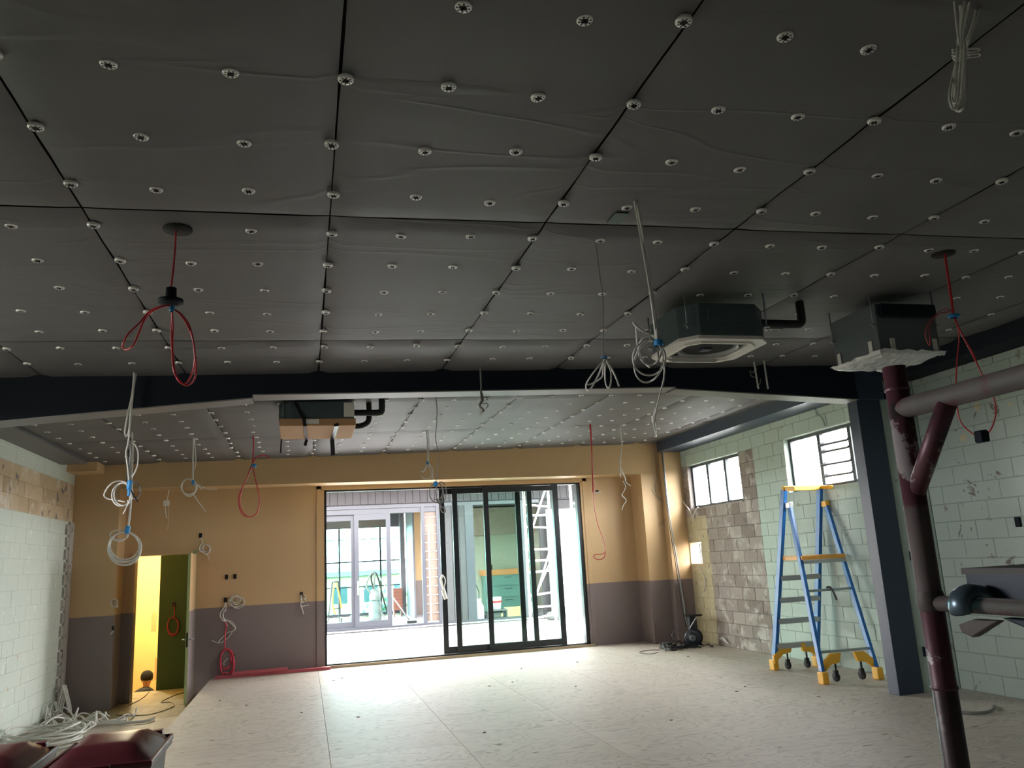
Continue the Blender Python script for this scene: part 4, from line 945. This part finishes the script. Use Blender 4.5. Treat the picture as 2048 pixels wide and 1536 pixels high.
obj('beanie', MB().lathe([(0.108,-0.045),(0.114,-0.02),(0.113,0.02),(0.102,0.065),(0.07,0.10),(0.03,0.115),(0.001,0.118)], hd+Vector((0,-0.01,0.03)), (0.05,-0.18,1), 24), M('black_knit', (0.010,0.010,0.011), 0.9), pm)
for sx in (-1, 1): obj('ear', MB().lathe([(0.001,-0.008),(0.02,-0.006),(0.026,0.0),(0.02,0.008)], hd+Vector((0.093*sx, 0.0, -0.03)), (sx,0,0), 12), skin, pm)
obj('nose', MB().lathe([(0.016,0),(0.012,0.015),(0.002,0.025)], hd+Vector((0.03,0.09,-0.04)), (0.2,1,-0.2), 8), skin, pm)
for sx in (-1, 1): obj('boot', MB().box(bx+0.10*sx-0.045, bx+0.10*sx+0.045, by-0.06+(0.22 if sx > 0 else 0), by+0.20+(0.22 if sx > 0 else 0), bz+(0.14 if sx > 0 else 0.0), bz+(0.24 if sx > 0 else 0.10)), rubber, pm, bevel=0.02)

# ================================================================== CABLES
def plane(path, Y, amp=0.0, wob=0.0):
    out = []
    for i, (x, y) in enumerate(path):
        d = amp*math.sin(i*1.7+path[0][0])
        out.append(PY(x, y, Y+d))
    return out
def loops(cx, cy, rx, ry, turns, jit=0.12, start=-90, seed=1, tilt=0.0, sweep=1.0):
    rd = random.Random(seed); n = int(14*turns); pts = []
    ox = oy = 0; sx = sy = 1
    for i in range(n+1):
        if i % 14 == 0: sx = 1+rd.uniform(-jit, jit); sy = 1+rd.uniform(-jit, jit); ox = rd.uniform(-jit, jit)*rx*0.6
        a = math.radians(start)+2*math.pi*i/14*sweep
        x = math.cos(a)*rx*sx; y = math.sin(a)*ry*sy
        # keep the tied point common
        f = 0.5+0.5*math.sin(a)
        x = x+ox*f
        c, s_ = math.cos(math.radians(tilt)), math.sin(math.radians(tilt))
        pts.append((cx+x*c-y*s_, cy+(x*s_+y*c)+ (sy-1)*ry))
    return pts
def cable(name, label, Y, strands, tapes=(), group='cables hanging from the ceiling', cat='cable', top=None, extra=None):
    """strands: (path, radius, material)"""
    p0 = PY(*strands[0][0][0], Y) if not callable(Y) else Vector((0,0,0))
    t = thing(name, label, cat, (round(p0.x,3), round(Y,3), round(p0.z,3)), group)
    for k, (path, r, mt) in enumerate(strands):
        pts = plane(path, Y+0.012*k, amp=0.02)
        if top and k in top:
            a = pts[0].copy(); a.z = cz(a.x, a.y)+0.03; pts = [a]+pts if a.z > pts[0].z+0.005 else pts
        obj('cable_strand', MB().tube(smooth(pts, 4), r, 6), mt, t)
    for (x, y, w, h) in tapes:
        a = PY(x-w/2, y-h/2, Y-0.02); b = PY(x+w/2, y+h/2, Y+0.03)
        m = MB(); c = (a+b)/2; hw = abs(b.x-a.x)/2; hh = abs(a.z-b.z)/2
        m.lathe([(hw*0.7,-hh),(hw,-hh*0.5),(hw*0.85,0),(hw,hh*0.5),(hw*0.7,hh)], c, (0.1,0,1), 10)
        obj('tape', m, tapeb, t)
    return t
r5, r4, r3 = 0.0062, 0.0048, 0.0035
# 1 red cable near left, threaded through a black gland
t = cable('hanging_cable', 'red cable hanging at left through a black gland, looped and tied with blue tape', 4.34,
  [([(352,457),(350,500),(346,545),(342,583),(342,615)], r4, cabler),
   ([(343,612),(325,612),(300,622),(280,645),(257,667),(246,688),(247,697),(256,699),(267,690),(277,668),(289,640),(306,622),(330,612),(343,612)], r4, cabler),
   ([(345,618),(343,650),(344,700),(348,742),(360,762),(372,771),(386,763),(392,745),(391,715),(386,680),(372,645),(356,625),(345,618)], r4, cabler),
   ([(344,618),(346,660),(345,700),(350,745),(362,766),(376,763),(388,735),(389,700),(380,655),(364,630),(346,618)], r4, cabler)], [(344,617,14,18)], top=(0,))
P = PY(342, 598, 4.34)
obj('gland', MB().lathe([(0.001,0.06),(0.026,0.06),(0.028,0.0),(0.062,-0.004),(0.062,-0.022),(0.03,-0.026),(0.001,-0.026)], P, (0,0,1), 24), black, t)
# 2 pale bundle from the near ceiling, left
cable('hanging_cable', 'pale cables hanging from the left end of the black beam into a blue taped tangle', 7.74,
  [([(268,748),(266,775),(262,800),(255,830),(250,860),(250,868),(253,873),(258,860),(261,830),(264,790),(270,748)], 0.008, cablew),
   ([(272,750),(266,790),(257,880),(252,905),(256,940),(258,968)], 0.007, cablew),
   ([(256,880),(262,900),(259,930),(257,968)], 0.010, cableg),
   ([(262,884),(270,890),(276,905),(275,930),(268,948),(262,955),(268,966)], 0.006, cablew),
   ([(257,900),(256,925),(254,955),(257,970),(268,992),(276,1004)], 0.006, cableb),
   (loops(246, 988, 20, 22, 2.4, 0.25, -70, 3), 0.006, cablew),
   (loops(268, 984, 14, 20, 1.4, 0.2, -120, 4), 0.006, cableg),
   ([(258,968),(240,962),(222,968),(208,988),(214,997),(230,1000),(250,1004)], 0.006, cablew),
   ([(256,1000),(254,1012),(246,1028)], 0.005, cablew)], [(259,970,13,20),(258,985,8,16)], top=(0,1))
# 2b coil lower left
cable('hanging_cable', 'large white cable coil tied with blue tape left of the open doorway', 11.1,
  [([(264,868),(265,900),(264,935),(262,1000),(257,1050),(253,1062)], 0.013, cablew),
   (loops(249, 1095, 31, 31, 5.3, 0.12, -80, 6), 0.0085, cablew),
   (loops(238, 1071, 19, 11, 1.6, 0.15, -60, 7), 0.0085, cablew)], [(255,1060,13,16)], top=(0,))
# 3 white coil
cable('hanging_cable', 'small white cable coil hanging against the ochre wall right of the big left coil', 11.86,
  [([(387,879),(386,920),(386,965)], 0.010, cablew), ([(389,880),(391,910),(391,930),(386,945),(386,965)], 0.007, cablew),
   (loops(378, 976, 14, 18, 3.6, 0.16, -60, 9, tilt=-18), 0.0075, cablew),
   ([(386,964),(395,970),(404,979)], 0.007, cablew), ([(386,966),(400,972),(415,978),(434,979)], 0.005, cablew),
   ([(388,990),(396,1003),(403,1012),(411,1023)], 0.006, cablew)], [(386,965,7,10)], top=(0,1))
# 4 red, middle left
cable('hanging_cable', 'red cable hanging beside the cardboard packed air conditioner in a long drop loop', 11.76,
  [([(507,873),(507,900),(505,930)], 0.0085, cabler), ([(505,928),(512,916),(522,911),(533,912),(540,918)], 0.008, cabler),
   ([(505,930),(494,955),(482,985),(480,1010),(488,1027),(499,1034),(512,1028),(519,1008),(517,985),(510,955),(505,930)], 0.0075, cabler),
   ([(504,928),(492,960),(478,990),(478,1012),(486,1030),(499,1034)], 0.007, cabler)], [(508,931,12,7)], top=(0,))
# 5 white short
cable('hanging_cable', 'short white cables with a blue tie hanging above the left part of the sliding door', 11.84,
  [([(853,863),(855,890),(855,925)], 0.008, cablew), ([(856,864),(858,890),(857,925)], 0.006, cablew),
   ([(855,926),(851,936),(846,944),(843,942)], 0.010, cablew), ([(856,926),(864,935),(866,948),(858,957),(848,957),(843,953)], 0.007, cablew), ([(857,926),(861,942),(868,960)], 0.007, cablew)], [(855,926,5,7)], top=(0,1))
# 6 grey thin
cable('hanging_cable', 'thin grey cable with blue tape and knotted loops in front of the sliding door', 9.0,
  [([(870,787),(874,815),(873,850),(871,875),(875,900),(876,930),(873,955),(871,966)], 0.0045, cableg),
   (loops(873, 985, 14, 19, 1.6, 0.12, -90, 12), 0.006, cableg), (loops(882, 984, 11, 20, 1.2, 0.1, -100, 13), 0.006, cableg),
   ([(873,1000),(880,1010),(890,1018),(890,1024),(884,1024),(881,1014),(883,1005),(887,990)], 0.006, cableg)], [(871,968,9,10)], top=(0,))
# 7 small tangle at beam
cable('hanging_cable', 'short grey cable tangle hanging in front of the middle of the beam', 7.7,
  [([(961,746),(962,770),(962,785),(963,800)], 0.009, cableg), ([(963,785),(966,800),(960,812),(968,820),(962,826)], 0.009, cableg),
   ([(963,800),(958,812),(964,822),(960,830)], 0.008, cablew), ([(966,808),(974,806),(976,812),(972,817)], 0.005, cableg)], [], top=(0,))
# 8 thin grey with four loops
cable('hanging_cable', 'thin grey cable left of the open air conditioner ending in three white loops', 4.40,
  [([(1192,489),(1198,540),(1206,600),(1207,660),(1206,700),(1209,716)], 0.003, cableg),
   ([(1209,718),(1195,735),(1180,755),(1172,770),(1174,780),(1180,779),(1190,763),(1200,742),(1209,718)], 0.005, cablew),
   ([(1210,718),(1206,740),(1203,755),(1182,768),(1172,769)], 0.005, cablew),
   ([(1211,718),(1210,740),(1211,765),(1216,776),(1221,768),(1222,745),(1217,730),(1211,718)], 0.005, cablew),
   ([(1212,718),(1222,735),(1232,755),(1238,772)], 0.006, cablew)], [(1209,715,8,7)], top=(0,))
# 9 thick white pair with coil
cable('hanging_cable', 'thick pair of white flat cables with a blue taped coil left of the air conditioner', 3.78,
  [([(1269,402),(1276,440),(1290,520),(1300,580),(1308,640),(1314,690)], 0.0075, cablew), ([(1273,403),(1284,460),(1300,560),(1309,620),(1316,690)], 0.0075, cablew),
   ([(1271,403),(1287,500),(1300,570),(1312,660),(1318,730)], 0.005, cableg),
   (loops(1298, 720, 30, 38, 1.9, 0.1, -60, 15, tilt=10), 0.005, cablew), (loops(1300, 700, 24, 30, 1.3, 0.15, -80, 16), 0.005, cablew),
   ([(1314,680),(1300,668),(1285,662),(1270,650),(1267,645)], 0.006, cablew), ([(1267,648),(1272,655),(1275,690),(1285,720),(1300,735)], 0.005, cablew),
   ([(1318,700),(1328,725),(1328,755),(1322,780),(1312,820),(1307,845),(1304,832)], 0.0045, cablew), ([(1310,815),(1306,840),(1312,867),(1314,866),(1309,830)], 0.003, cablew)], [(1317,686,13,18)], top=(0,1,2))
# 10 red right of slider
cable('hanging_cable', 'slack red cable hanging at the right jamb of the sliding door', 11.7,
  [([(1179,848),(1181,870),(1184,920),(1187,975),(1188,1010),(1196,1050),(1207,1080),(1211,1103),(1207,1116),(1196,1119),(1187,1114),(1192,1109),(1206,1108),(1209,1103)], 0.006, cabler),
   ([(1181,849),(1183,890),(1186,985)], 0.009, cabler)], [], top=(0,1))
cable('hanging_cable', 'kinked white cable hanging right of the slack red one', 11.78,
  [([(1241,849),(1243,880),(1244,890),(1240,925),(1241,955)], 0.008, cablew), ([(1242,920),(1241,935),(1250,955),(1251,963),(1261,972)], 0.008, cablew),
   ([(1246,962),(1251,972),(1248,982),(1244,990),(1251,998),(1252,1003),(1247,1010),(1244,1020)], 0.006, cablew)], [], top=(0,))
# 12 tied flat bundle upper right
P = lambda x, y: PY(x, y, 2.04)
cable('hanging_cable', 'thick folded white flat cable bundle tied twice in the upper right corner', 2.04,
  [([(1905,-30),(1911,20),(1915,60),(1918,100),(1906,150),(1899,190),(1903,214),(1911,217),(1919,205),(1924,170),(1930,110),(1928,60),(1938,10),(1946,-30)], 0.0046, cablew),
   ([(1916,-30),(1922,30),(1916,75),(1914,110),(1908,160),(1904,195),(1908,206),(1915,200),(1918,160),(1922,110),(1922,60),(1930,0),(1934,-30)], 0.0046, cablew),
   ([(1968,-30),(1958,30),(1942,70),(1932,105),(1930,160),(1930,195),(1925,218),(1915,222),(1908,212),(1911,170),(1914,130)], 0.0046, cablew),
   ([(1962,-30),(1950,35),(1936,75),(1926,110),(1925,160),(1922,200),(1916,210)], 0.0052, cablew),
   ([(1904,100),(1915,98),(1935,98),(1956,97),(1957,101),(1935,104),(1905,105)], 0.0036, cablew),
   ([(1904,111),(1915,110),(1935,109),(1957,107),(1958,112),(1935,115),(1906,117)], 0.0036, cablew)], [], top=(0,1,2,3))
# 13 red right with black box
t = cable('hanging_cable', 'red cable at far right with blue tie and a black box on its loop', 4.40,
  [([(1889,508),(1893,540),(1900,590),(1907,630)], 0.006, cabler), ([(1891,508),(1896,545),(1903,590),(1908,630)], 0.005, cabler),
   ([(1907,630),(1898,620),(1885,619),(1868,632),(1855,650),(1851,668),(1855,685),(1860,690),(1859,665),(1862,645),(1878,628),(1900,624)], 0.003, cabler),
   ([(1907,632),(1916,655),(1918,680),(1914,720),(1912,765),(1913,800),(1918,835),(1930,855),(1948,869)], 0.0045, cabler),
   ([(1909,634),(1922,665),(1940,700),(1955,730),(1967,755)], 0.0045, cabler), ([(1909,636),(1925,670),(1945,705),(1966,755),(1980,780),(1989,800),(1992,825),(1986,850),(1977,866)], 0.0045, cabler)], [(1908,632,9,12)], top=(0,1))
P = PY(1963, 872, 4.4)
obj('junction_box', MB().prism([(P.x-0.035, P.z-0.035),(P.x-0.02, P.z-0.045),(P.x+0.035, P.z-0.04),(P.x+0.038, P.z+0.025),(P.x+0.02, P.z+0.04),(P.x-0.03, P.z+0.035)], 0.06, 'y', 4.37), black, t, bevel=0.006)
# 14 small cable end near the column on the beam
cable('hanging_cable', 'tiny pale cable knot on the beam face behind the tape tails', 7.84,
  [([(1512,740),(1505,745),(1500,741),(1503,752),(1514,755)], 0.006, cableg), ([(1513,735),(1512,752),(1520,756),(1520,766),(1513,774)], 0.006, cableg)], [])
# ---- wall outlets with cables on the back wall
def outlet(nm, label, x, y, Y, w=0.05, h=0.08):
    P = PY(x, y, Y); return tag(obj(nm, MB().box(P.x-w/2, P.x+w/2, Y-0.012, Y-0.0005, P.z-h/2, P.z+h/2).box(P.x-w/2+0.01, P.x+w/2-0.01, Y-0.014, Y-0.012, P.z-h/2+0.01, P.z+h/2-0.01), dark_hole), label, 'wall outlet', 'open outlet cut outs on the back wall')
Yw = D2-0.002
outlet('wall_outlet', 'open outlet cut out above the right corner of the doorway', 401, 1071, Yw)
outlet('wall_outlet', 'left one of two outlet cut outs side by side on the ochre wall', 453, 1154, Yw)
outlet('wall_outlet', 'right one of two outlet cut outs side by side on the ochre wall', 470, 1153, Yw)
outlet('wall_outlet', 'outlet cut out from which white cables droop above the red coil', 451, 1200, Yw)
outlet('wall_outlet', 'outlet cut out with short white tails near the sliding door', 603, 1189, Yw)
outlet('wall_outlet', 'slim outlet on the mauve wall left of the doorway', 226, 1257, D1-0.002, 0.03, 0.08)
outlet('wall_outlet', 'small outlet cut out half hidden behind the lower right of the red coil', 466, 1313, Yw)
outlet('wall_outlet', 'outlet cut out high on the wall right of the sliding door', 1194, 983, Yw, 0.06, 0.05)
gw = 'loose cables on the back wall'
def wcable(label, Y, strands, name='wall_cable'): return cable(name, label, Y-0.03, strands, (), gw)
wcable('grey white cable knot drooping above the right corner of the doorway', D2,
  [([(402,1075),(405,1085),(400,1092),(400,1102),(408,1104)], 0.008, cablew), (loops(412, 1098, 8, 9, 2.6, 0.3, 0, 21), 0.007, cablew), ([(412,1105),(417,1115),(420,1123)], 0.006, cablew)])
wcable('tangle of white cable beside the drooping pair, above the mauve paint line', D2,
  [(loops(474, 1206, 12, 13, 2.8, 0.3, 0, 22), 0.007, cablew), (loops(470, 1198, 8, 7, 2.0, 0.3, 40, 23), 0.009, cablew), ([(474,1197),(480,1194),(485,1200),(491,1200)], 0.007, cablew), ([(458,1208),(464,1214),(475,1212),(484,1208)], 0.007, cablew)])
wcable('long white cables drooping from the outlet across the mauve wall', D2,
  [([(451,1205),(448,1215),(441,1225),(441,1234),(447,1242),(452,1240),(460,1245),(471,1257),(466,1262),(454,1266),(440,1280),(436,1286)], 0.009, cablew),
   ([(452,1205),(452,1215),(446,1226),(447,1236),(451,1242),(463,1243),(471,1255),(467,1260),(456,1275),(443,1285),(433,1285),(423,1281)], 0.007, cablew),
   ([(452,1219),(448,1226),(446,1234),(450,1240)], 0.013, cablew), ([(450,1243),(455,1250),(458,1256),(465,1258)], 0.006, cablew)])
wcable('pink red cable coil hanging on the mauve wall near the floor', D2,
  [([(451,1245),(453,1255),(451,1262),(450,1280),(450,1296)], 0.011, cablep), (loops(454, 1323, 15, 25, 3.6, 0.14, -90, 25), 0.010, cablep), (loops(452, 1320, 10, 22, 1.5, 0.15, -90, 26), 0.012, cablep),
   ([(461,1314),(452,1320),(447,1328),(455,1333)], 0.007, cablew), ([(445,1338),(448,1346),(460,1347),(468,1349),(473,1352)], 0.007, cablew)])
wcable('short white cable tails below the outlet near the sliding door', D2,
  [([(604,1192),(602,1202),(602,1212),(605,1220),(607,1228)], 0.008, cablew), ([(603,1213),(611,1211),(618,1210)], 0.007, cablew), (loops(606, 1196, 5, 7, 1.6, 0.3, 0, 27), 0.009, cablew), ([(610,1190),(614,1198),(609,1203)], 0.005, cablew)])
wcable('round white cable bundle pushed into the wall left of the doorway', D1,
  [(loops(228, 1207, 8, 9, 2.0, 0.2, 0, 28), 0.007, cablew), ([(221,1203),(227,1210),(232,1215)], 0.010, cablew), ([(223,1200),(231,1205),(236,1215)], 0.008, cablew)])
wcable('short white tail below the slim outlet on the mauve wall', D1, [([(226,1262),(223,1266),(221,1268)], 0.012, cablew)])
t = cable('wall_cable', 'pale cable with a small white tag hanging from the bulkhead above the doorway', D1-0.03,
  [([(338,978),(336,990),(333,1005)], 0.006, cablew), ([(331,1010),(331,1025),(334,1036)], 0.007, cablew), ([(337,1010),(337,1040),(335,1060)], 0.0025, cablew)], (), gw)
P = PY(333, 1006, D1-0.03); obj('tag', MB().box(P.x-0.045, P.x+0.045, P.y-0.012, P.y+0.0, P.z-0.05, P.z+0.04), whitep, t)
wcable('pinkish white cable stub on the wall beside the slack red cable', D2, [([(1188,984),(1194,985),(1201,983)], 0.013, cablew)])
wcable('red coil hanging on the dark green hallway wall', 16.3, [([(348,1207),(349,1225),(349,1236)], 0.006, cabler), (loops(346, 1252, 11, 17, 3.4, 0.1, -90, 29), 0.007, cabler)])
outlet('wall_outlet', 'open outlet on the dark green hallway wall', 348, 1209, 16.298)
# right pier cables and corner conduit
cable('wall_cable', 'thin bent cables dangling on the right pier of the back wall', D1-0.03,
  [([(1306,884),(1309,905),(1312,930),(1312,960),(1310,975),(1313,990),(1323,1000),(1335,1015),(1332,1035),(1323,1045),(1318,1053)], 0.004, cableg),
   ([(1302,978),(1311,992),(1324,1003)], 0.004, cableg), ([(1334,1022),(1331,1038),(1325,1050)], 0.004, cableg)], (), gw)
cable('wall_cable', 'long grey flexible conduit running down the corner to the cable reel', 14.15,
  [([(1325,900),(1330,950),(1336,1010),(1345,1070),(1352,1110),(1360,1160),(1368,1210),(1372,1240),(1377,1252)], 0.013, steel), ([(1323,900),(1332,990),(1340,1060),(1350,1120),(1360,1190),(1366,1225),(1373,1255)], 0.007, cableb)], (), gw)
t = thing('wall_cable', 'white forked cable on the block wall left below the three pane window', 'cable', (6.97, 13.9, 2.2), gw)
for pth in ([(1357,980),(1362,995),(1370,1008),(1380,1022),(1386,1035)], [(1396,1014),(1391,1022),(1387,1033),(1387,1045)]):
    obj('cable_strand', MB().tube(smooth([PX(x, y, 6.965) for x, y in pth], 4), 0.011, 6), cablew, t)
t = thing('wall_cable', 'white cable trailing down the beige blocks from the small window', 'cable', (6.97, 13.8, 1.1), gw)
obj('cable_strand', MB().tube(smooth([PX(x, y, 6.97) for x, y in [(1399,1133),(1404,1146),(1410,1155),(1411,1168),(1408,1182)]], 4), 0.010, 6), cablew, t)
t = thing('wall_cable', 'thin dark cable curving down the green blocks above the louvred window', 'cable', (6.97, 10.2, 3.3), gw)
obj('cable_strand', MB().tube(smooth([PX(x, y, 6.99) for x, y in [(1628,816),(1636,828),(1645,838),(1650,852)]], 4), 0.004, 6), cableg, t)
t = thing('wall_cable', 'two cable stubs poking out at the foot of the grey blocks', 'cable', (6.95, 13.0, 0.1), gw)
for pth in ([(1440,1278),(1447,1276),(1452,1282),(1453,1288)], [(1446,1279),(1450,1282),(1457,1287)]): obj('cable_strand', MB().tube(smooth([PX(x, y, 6.96) for x, y in pth], 4), 0.012, 6), cablew, t)
tag(obj('cable_tie_bundle', MB().tube(smooth([PY(x, y, D2-0.04) for x, y in [(886,1150),(882,1158),(884,1170),(889,1182),(893,1196)]], 4), [0.02]*17, 8).tube(smooth([PY(x, y, D2-0.06) for x, y in [(886,1180),(889,1190),(892,1198)]], 4), 0.035, 8).tube(smooth([PY(x, y, D2-0.05) for x, y in [(886,1150),(891,1160),(889,1172),(886,1180)]], 4), 0.008, 6), whitep), 'white rag and cord tied to the first black door stile', 'rag')
# black clip on near block wall
P = PX(2036, 1044, 6.985); tag(obj('cable_clip', MB().box(6.97, 6.999, P.y-0.03, P.y+0.03, P.z-0.05, P.z+0.05), black, bevel=0.006), 'small black clip fixed on the block wall at the right edge', 'clip')

# ---- cable piles on the floor
def pile(cx, cy, z, rx, ry, n, r, mt, seed, name_parent, hmax=0.12):
    rd = random.Random(seed)
    for k in range(n):
        pts = []; a = rd.uniform(0, 6.28); px_, py_ = cx+rx*rd.uniform(-0.7, 0.7), cy+ry*rd.uniform(-0.7, 0.7)
        L_ = rd.randint(5, 9)
        for i in range(L_):
            hz = z+r+abs(rd.gauss(0, hmax*0.55))
            pts.append((px_, py_, min(hz, z+hmax*1.6))); a += rd.uniform(-1.1, 1.1); st_ = rd.uniform(0.12, 0.26)
            px_ = min(max(px_+math.cos(a)*st_, cx-rx), cx+rx); py_ = min(max(py_+math.sin(a)*st_*0.9, cy-ry), cy+ry)
        pts[0] = (pts[0][0], pts[0][1], z+r); pts[-1] = (pts[-1][0], pts[-1][1], z+r)
        obj('cable_strand', MB().tube(smooth(pts, 4), r, 5), mt, name_parent)
t = thing('cable_pile', 'tangled pile of white cables on the lower floor in the left corner', 'cable', (-3.1, 13.2, LOW), 'cables lying on the floor')
pile(-3.15, 13.05, LOW, 0.38, 0.85, 16, 0.012, cablew, 5, t, 0.16)
pile(-2.85, 13.2, LOW, 0.45, 0.5, 7, 0.011, cablew, 8, t, 0.10)
for k in range(6):
    obj('cable_strand', MB().tube(smooth([PY(x+k*2.2-5, y+(k%3)*3, 13.9+0.03*k) for x, y in [(128,1372),(122,1395),(118,1415),(112,1438)]] if k % 2 else [PY(x+k*1.5-4, y, 13.9+0.03*k) for x, y in [(129,1370),(134,1390),(139,1412),(140,1425)]], 4), 0.012, 6), cablew, t)
obj('cable_strand', MB().tube(smooth([PZ(x, y, LOW+0.03) for x, y in [(85,1455),(110,1452),(150,1452),(200,1448),(240,1446),(290,1442),(308,1436)]], 5), 0.022, 6), cablew, t)
obj('cable_strand', MB().tube(smooth([PZ(x, y, LOW+0.03) for x, y in [(100,1456),(140,1455),(190,1445),(235,1442),(250,1438)]], 5), 0.018, 6), cablew, t)
t = thing('cable_coil', 'big coil of pale conduit on the floor behind the left wheelie bin', 'cable', (-3.05, 9.9, LOW), 'cables lying on the floor')
c0 = PZ(45, 1490, LOW+0.05); c0.x = -3.09
for k in range(9):
    rr = 0.42+0.02*math.sin(k*2.1); zc = LOW+0.02+0.018*k; ox, oy = 0.03*math.sin(k*1.3), 0.03*math.cos(k*2.3)
    obj('cable_strand', MB().tube([(c0.x+ox+rr*math.cos(a*math.pi/16), c0.y+oy+rr*math.sin(a*math.pi/16), zc+0.05*math.sin(a*math.pi/16+k)**2*(k/5)) for a in range(33)], 0.012, 6), cablew, t)
obj('cable_strand', MB().tube(smooth([(c0.x-0.1, c0.y+0.45, LOW+0.15)]+[PZ(x, y, LOW+0.04) for x, y in [(60,1466),(75,1460),(90,1450)]], 4), 0.02, 6), cablew, t)
t = thing('extension_cord', 'thin tan extension cord wandering over the hallway floor', 'cord', (-2.3, 14.0, LOW), 'cables lying on the floor')
obj('cord', MB().tube(smooth([PZ(x, y, LOW+0.008) for x, y in [(298,1383),(290,1392),(275,1402),(252,1413),(240,1420),(233,1428),(240,1430),(290,1430),(318,1424),(345,1414),(348,1408),(340,1404),(322,1404),(350,1390),(374,1384)]], 5), 0.007, 6), M('tan_cord', (0.32,0.24,0.12), 0.6), t)
t = thing('floor_conduit', 'grey conduit end curling out of the wall onto the floor at the right edge', 'cable', (6.8, 7.3, 0), 'cables lying on the floor')
obj('conduit', MB().tube(smooth([PX(x, y, 6.96) for x, y in [(1982,1396),(1982,1405)]]+[PZ(x, y, 0.016) for x, y in [(1988,1416),(1975,1424),(1940,1426),(1905,1422),(1896,1418)]], 5), 0.014, 8), cableg, t)
# ---- reel, box and black cable heap by the right corner
t = thing('cable_reel', 'black wheeled cable drum with a tray top standing in the right corner', 'cable reel', (6.75, 13.6, 0))
wc = PY(1385, 1273, 13.55); rr = 0.145; ax = Vector((-0.62, -0.78, 0)).normalized()
wc = Vector((wc.x, wc.y, rr+0.002))
obj('drum', MB().lathe([(0.001,0.0),(0.03,0.0),(0.055,0.004),(0.06,-0.004),(rr*0.85,-0.004),(rr,-0.012),(rr,-0.03),(0.11,-0.045),(0.11,-0.14),(rr,-0.15),(rr,-0.18),(0.001,-0.185)], wc, ax, 32), M('black_drum_plastic', (0.018,0.024,0.034), 0.4), t)
obj('hub', MB().lathe([(0.018,0.008),(0.052,0.008),(0.056,0.003)], wc, ax, 24), M('grey_hub', (0.16,0.18,0.20), 0.4), t)
bk = wc-ax*0.09
obj('stand', MB().obox(bk+Vector((0,0,0.05)), bk+Vector((0.02,0.05,0.34)), 0.14, 0.10, side=(1,0,0)), M('black_drum_plastic'), t, bevel=0.01)
obj('tray', MB().lathe([(0.001,0.0),(0.15,0.0),(0.165,0.02),(0.16,0.022),(0.001,0.012)], bk+Vector((0.03,0.0,0.36)), (0,0,1), 28), rubber, t)
obj('support_tube', MB().tube([bk+Vector((-0.12,-0.12,0.17)), bk+Vector((0.04,-0.14,0.375))], 0.009, 6), cablew, t)
t = thing('cable_pile', 'heap of black cables and a small black spool on the floor beside the reel', 'cable', (6.3, 13.4, 0), 'cables lying on the floor')
pile(6.38, 13.45, 0.0, 0.38, 0.22, 14, 0.010, cableb, 31, t, 0.07)
pile(6.05, 13.35, 0.0, 0.16, 0.12, 5, 0.008, cableg, 33, t, 0.06)
cs = PZ(1336, 1297, 0.0); cs.z = 0.001
obj('spool', MB().lathe([(0.001,0),(0.10,0),(0.10,0.012),(0.075,0.014),(0.075,0.085),(0.10,0.088),(0.10,0.10),(0.04,0.10),(0.001,0.10)], cs, (0,0,1), 24), bulk, t)
obj('cable_strand', MB().tube(smooth([PZ(x, y, 0.006) for x, y in [(1318,1300),(1300,1300),(1282,1303),(1281,1306),(1300,1308),(1316,1305)]], 5), 0.005, 6), cableb, t)
obj('cable_strand', MB().tube(smooth([PY(x, y, 13.6) for x, y in [(1368,1268),(1352,1261),(1345,1266),(1345,1275),(1352,1281),(1362,1280)]], 5), 0.007, 6), cableg, t)
# drywall screws and scraps on the floor
rd = random.Random(3)
scrap = MB().prism([(0,0),(0.035,0.006),(0.04,0.02),(0.01,0.022)], 0.006, 'z', 0).mesh('wood_chip', M('dark_chip', (0.05,0.035,0.025), 0.8))
for k in range(18):
    x, y = rd.uniform(-1.2, 6.4), rd.uniform(5.6, 13.5)
    o = inst('wood_chip', scrap, (x, y, 0.0006)); o.rotation_euler[2] = rd.uniform(0, 6); tag(o, 'tiny dark wood chip on the pale plywood floor', 'chip', 'wood chips scattered on the floor')
print('objects', len(bpy.data.objects), 'tris', sum(len(o.data.polygons)*2 for o in bpy.data.objects if o.type == 'MESH'))
